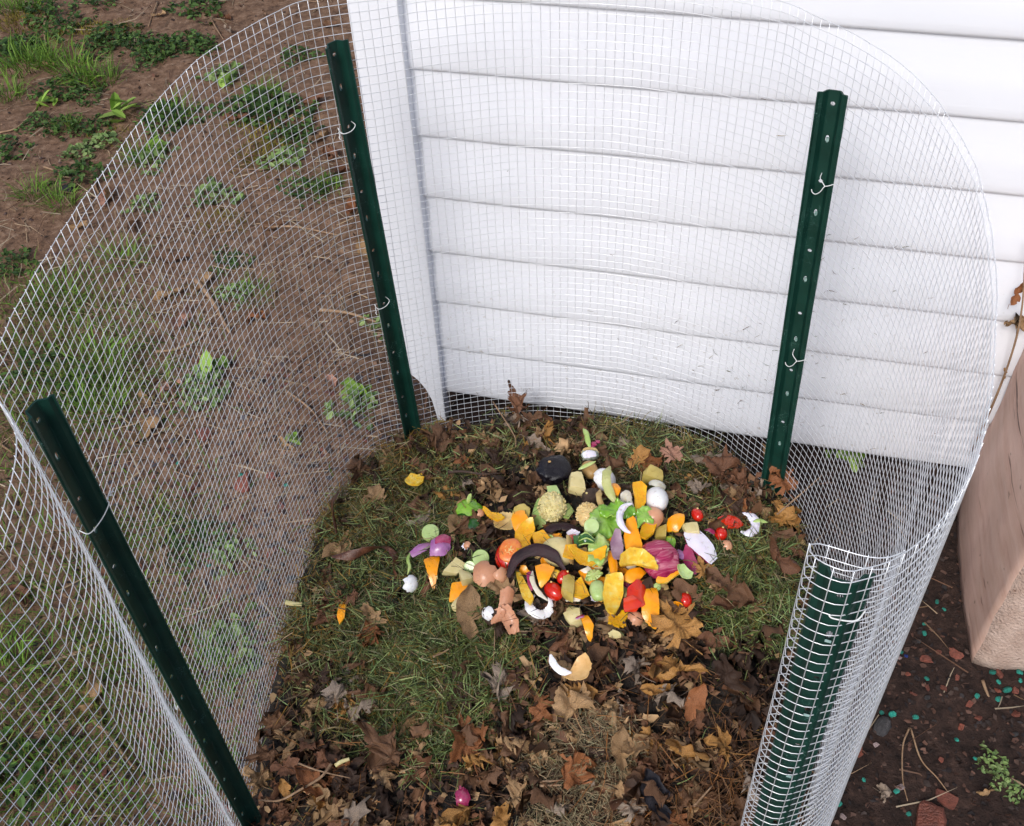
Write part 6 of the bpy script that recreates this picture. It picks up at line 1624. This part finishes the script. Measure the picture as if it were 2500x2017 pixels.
for (x, y), v, kd, sz, col in [((-1.1450, 3.4761), 0, 'oval', .03, 'tan'), ((-0.9087, 3.4491), 1, 'oval', .04, 'chest'), ((-0.8769, 3.3365), 3, 'oval', .03, 'grey'), ((-1.4211, 3.1345), 2, 'oval', .03, 'tan'), ((-1.0515, 2.3685), 1, 'oval', .05, 'pink'), ((-1.0403, 2.3675), 3, 'oval', .045, 'tan'), ((-1.0813, 2.2305), 1, 'oak', .03, 'tan'), ((-0.7595, 2.7480), 2, 'oval', .04, 'chest'),
        ((-0.5653, 2.7289), 0, 'oval', .045, 'tan'), ((-0.5511, 2.8235), 1, 'oval', .05, 'chest'), ((-0.5059, 2.6090), 2, 'oval', .045, 'tan'), ((-0.4745, 2.5191), 5, 'maple', .04, 'chest'), ((-0.4332, 2.4321), 1, 'oval', .05, 'chest'), ((-0.4690, 3.0205), 2, 'oval', .04, 'brown'), ((-0.5498, 3.3458), 1, 'oval', .04, 'brown'), ((-0.7402, 1.8227), 3, 'oval', .05, 'pink'), ((-0.8064, 1.9170), 1, 'oval', .05, 'tan'), ((-0.7166, 1.9563), 2, 'oval', .04, 'tan'),
        ((-0.5732, 1.8389), 5, 'maple', .035, 'rust'), ((-0.3770, 1.5926), 1, 'oval', .03, 'pink'), ((-0.7139, 1.5917), 5, 'maple', .04, 'pink'), ((-0.7795, 1.5714), 0, 'oval', .03, 'tan'), ((-0.7498, 1.4736), 2, 'oval', .045, 'tan'), ((-0.7053, 0.8615), 3, 'oval', .045, 'tan'), ((-0.8846, 1.0799), 1, 'oval', .035, 'chest'), ((-0.7191, 1.1232), 2, 'oval', .04, 'chest'), ((-0.4653, 1.4198), 1, 'oval', .03, 'tan'), ((-0.8156, 2.0610), 2, 'oval', .045, 'brown'),
        ((-0.5892, 2.1794), 1, 'oval', .045, 'brown'), ((-0.3851, 2.2341), 2, 'oval', .04, 'rust'), ((-0.3417, 2.0551), 0, 'oval', .04, 'tan'), ((-0.9394, 2.2093), 1, 'oval', .04, 'brown'), ((-0.1783, 1.5226), 1, 'maple', .035, 'chest'), ((-0.2034, 1.5063), 4, 'maple', .03, 'brown'), ((0.6308, 0.9979), 2, 'oval', .02, 'chest'), ((0.5198, 0.6503), 5, 'maple', .018, 'grey'), ((0.6696, 0.6426), 3, 'oval', .018, 'tan')]:
    if not outside(x, y): continue
    wm = min(WMARK, key=lambda m: (m[0][0] - x) ** 2 + (m[0][1] - y) ** 2)[1]
    gl.append(leaf(kd, v, x, y, .006, sz, rnd.uniform(0, 6.28), rnd.gauss(0, .2), rnd.gauss(0, .2), col, CWORD[col] + ' dead leaf ' + wm, 'stray leaves on the soil', ground_h(x, y)))
tell_apart(gl)
for pts, r_tw, lab in [([(-1.5398, 3.5146), (-1.5148, 3.4077), (-1.4683, 3.2732)], .006, 'pale upright stick in the top left weeds'), ([(-1.1694, 3.5936), (-1.1672, 3.4947), (-1.1629, 3.4086)], .003, 'thin stalk near the top edge'), ([(-0.9558, 3.4386), (-0.9091, 3.3249), (-0.8878, 3.2776)], .003, 'bent dry stalk above the mesh rim'), ([(-1.4515, 2.7337), (-1.4094, 2.7528), (-1.3913, 2.8341), (-1.3827, 2.9322)], .003, 'long curved straw at the left edge'),
                       ([(-1.1076, 2.4836), (-1.0981, 2.4319), (-1.0789, 2.3904)], .004, 'short pale stick beside the mesh rim'), ([(-1.2583, 2.5181), (-1.2262, 2.5047), (-1.1914, 2.4809)], .003, 'brown stick left of the dark round stone'), ([(-0.7394, 1.9738), (-0.6862, 1.8924), (-0.6309, 1.7856)], .007, 'grey branch through the upper left mesh'), ([(-0.7862, 1.7278), (-0.7425, 1.7382), (-0.7011, 1.7628), (-0.6640, 1.8168)], .004, 'tan curved stem through the left mesh'),
                       ([(-0.4325, 1.8500), (-0.3649, 1.8344), (-0.2869, 1.7878)], .005, 'straight brown stem left of the back left post'), ([(-0.6103, 2.1812), (-0.5262, 2.1740), (-0.4081, 2.1288)], .004, 'pale stem behind the mesh under the moss'), ([(-0.8395, 0.9293), (-0.7640, 0.9564), (-0.6969, 0.9969)], .004, 'long stem low in the lawn at the left'), ([(-0.6979, 0.8320), (-0.6642, 0.8019), (-0.6122, 0.7446)], .004, 'bent tan stem beside the left foreground post'), ([(-1.0504, 1.4653), (-1.0278, 1.4467), (-1.0065, 1.4318)], .003, 'straw at the left edge below the rim'),
                       ([(0.5955, 0.7529), (0.5752, 0.7220), (0.5595, 0.6704), (0.5557, 0.6360)], .0016, 'left needle of a forked pair on the dark soil'), ([(0.5980, 0.7528), (0.5969, 0.7009), (0.6110, 0.6677), (0.6246, 0.6355)], .0016, 'right needle of a forked pair on the dark soil'), ([(0.7354, 0.8258), (0.7341, 0.8040), (0.7348, 0.7967)], .003, 'short pale stick in front of the timber block'), ([(-0.4755, 1.5746), (-0.4172, 1.5153), (-0.3769, 1.4479)], .003, 'thin stalk beside the pile at the upper left')]:
    twig(pts, r_tw, lab, None, ground_h, r_tw + .002, 'sticks and stalks on the soil')
# dried leaves caught between siding and timber
for (u, z), v, kd, sz, col, lab in [((0.4184, 0.4898), 2, 'oval', .020, 'rust', 'rust dried leaf caught above the white trim board'), ((0.4380, 0.4273), 5, 'maple', .024, 'tan', 'tan dried leaf caught at the top of the white trim board'), ((0.4490, 0.3236), 1, 'maple', .012, 'gold', 'small golden leaf in the gap beside the timber block')]:
    p = wall_to_world(u, z, .028)
    o = leaf(kd, v, p.x, p.y, 0, sz, rnd.uniform(0, 6.28), 1.3, .3, col, lab, None, p.z)
pa, pb = wall_to_world(*(0.4490, 0.3236), .03), wall_to_world(*(0.4035, 0.5868), .03)
V, F = tube(catmull([Vector((0, 0, -.18)), Vector((0, 0, 0)), (pb - pa) * .5 + Vector((.006, -.01, 0)), pb - pa], 6), .0022, 6, True, lambda t: 1 - .4 * t)
obj('dry_stalk', mesh('dry_stalk', V, F, M_twig), pa, label='dry upright stalk in the gap between siding and timber block', cat='stalk')
# bits of clipping stuck to the lower siding
def wall_bits():
    P, C = [], []
    for _ in range(150):
        u, z = rnd.gauss(.12, .16), abs(rnd.gauss(.16, .17)) + .09
        if u < -.5: continue
        q = wall_to_world(u, z, .0125); P.append((q.x, q.y, q.z)); C.append(np.array(rnd.choice([(.10, .11, .04), (.25, .19, .10), (.12, .07, .04)])))
    n = len(P)
    blades('clipping_bits', np.array(P), nr.uniform(.004, .018, n), nr.uniform(.0008, .0016, n), np.full(n, YAW) + nr.normal(0, .1, n), nr.uniform(-1.5, 1.5, n), nr.normal(0, .3, n), np.array(C), M_blade,
           label='bits of grass clipping stuck to the lower siding', cat='grass', kind='stuff')
wall_bits()
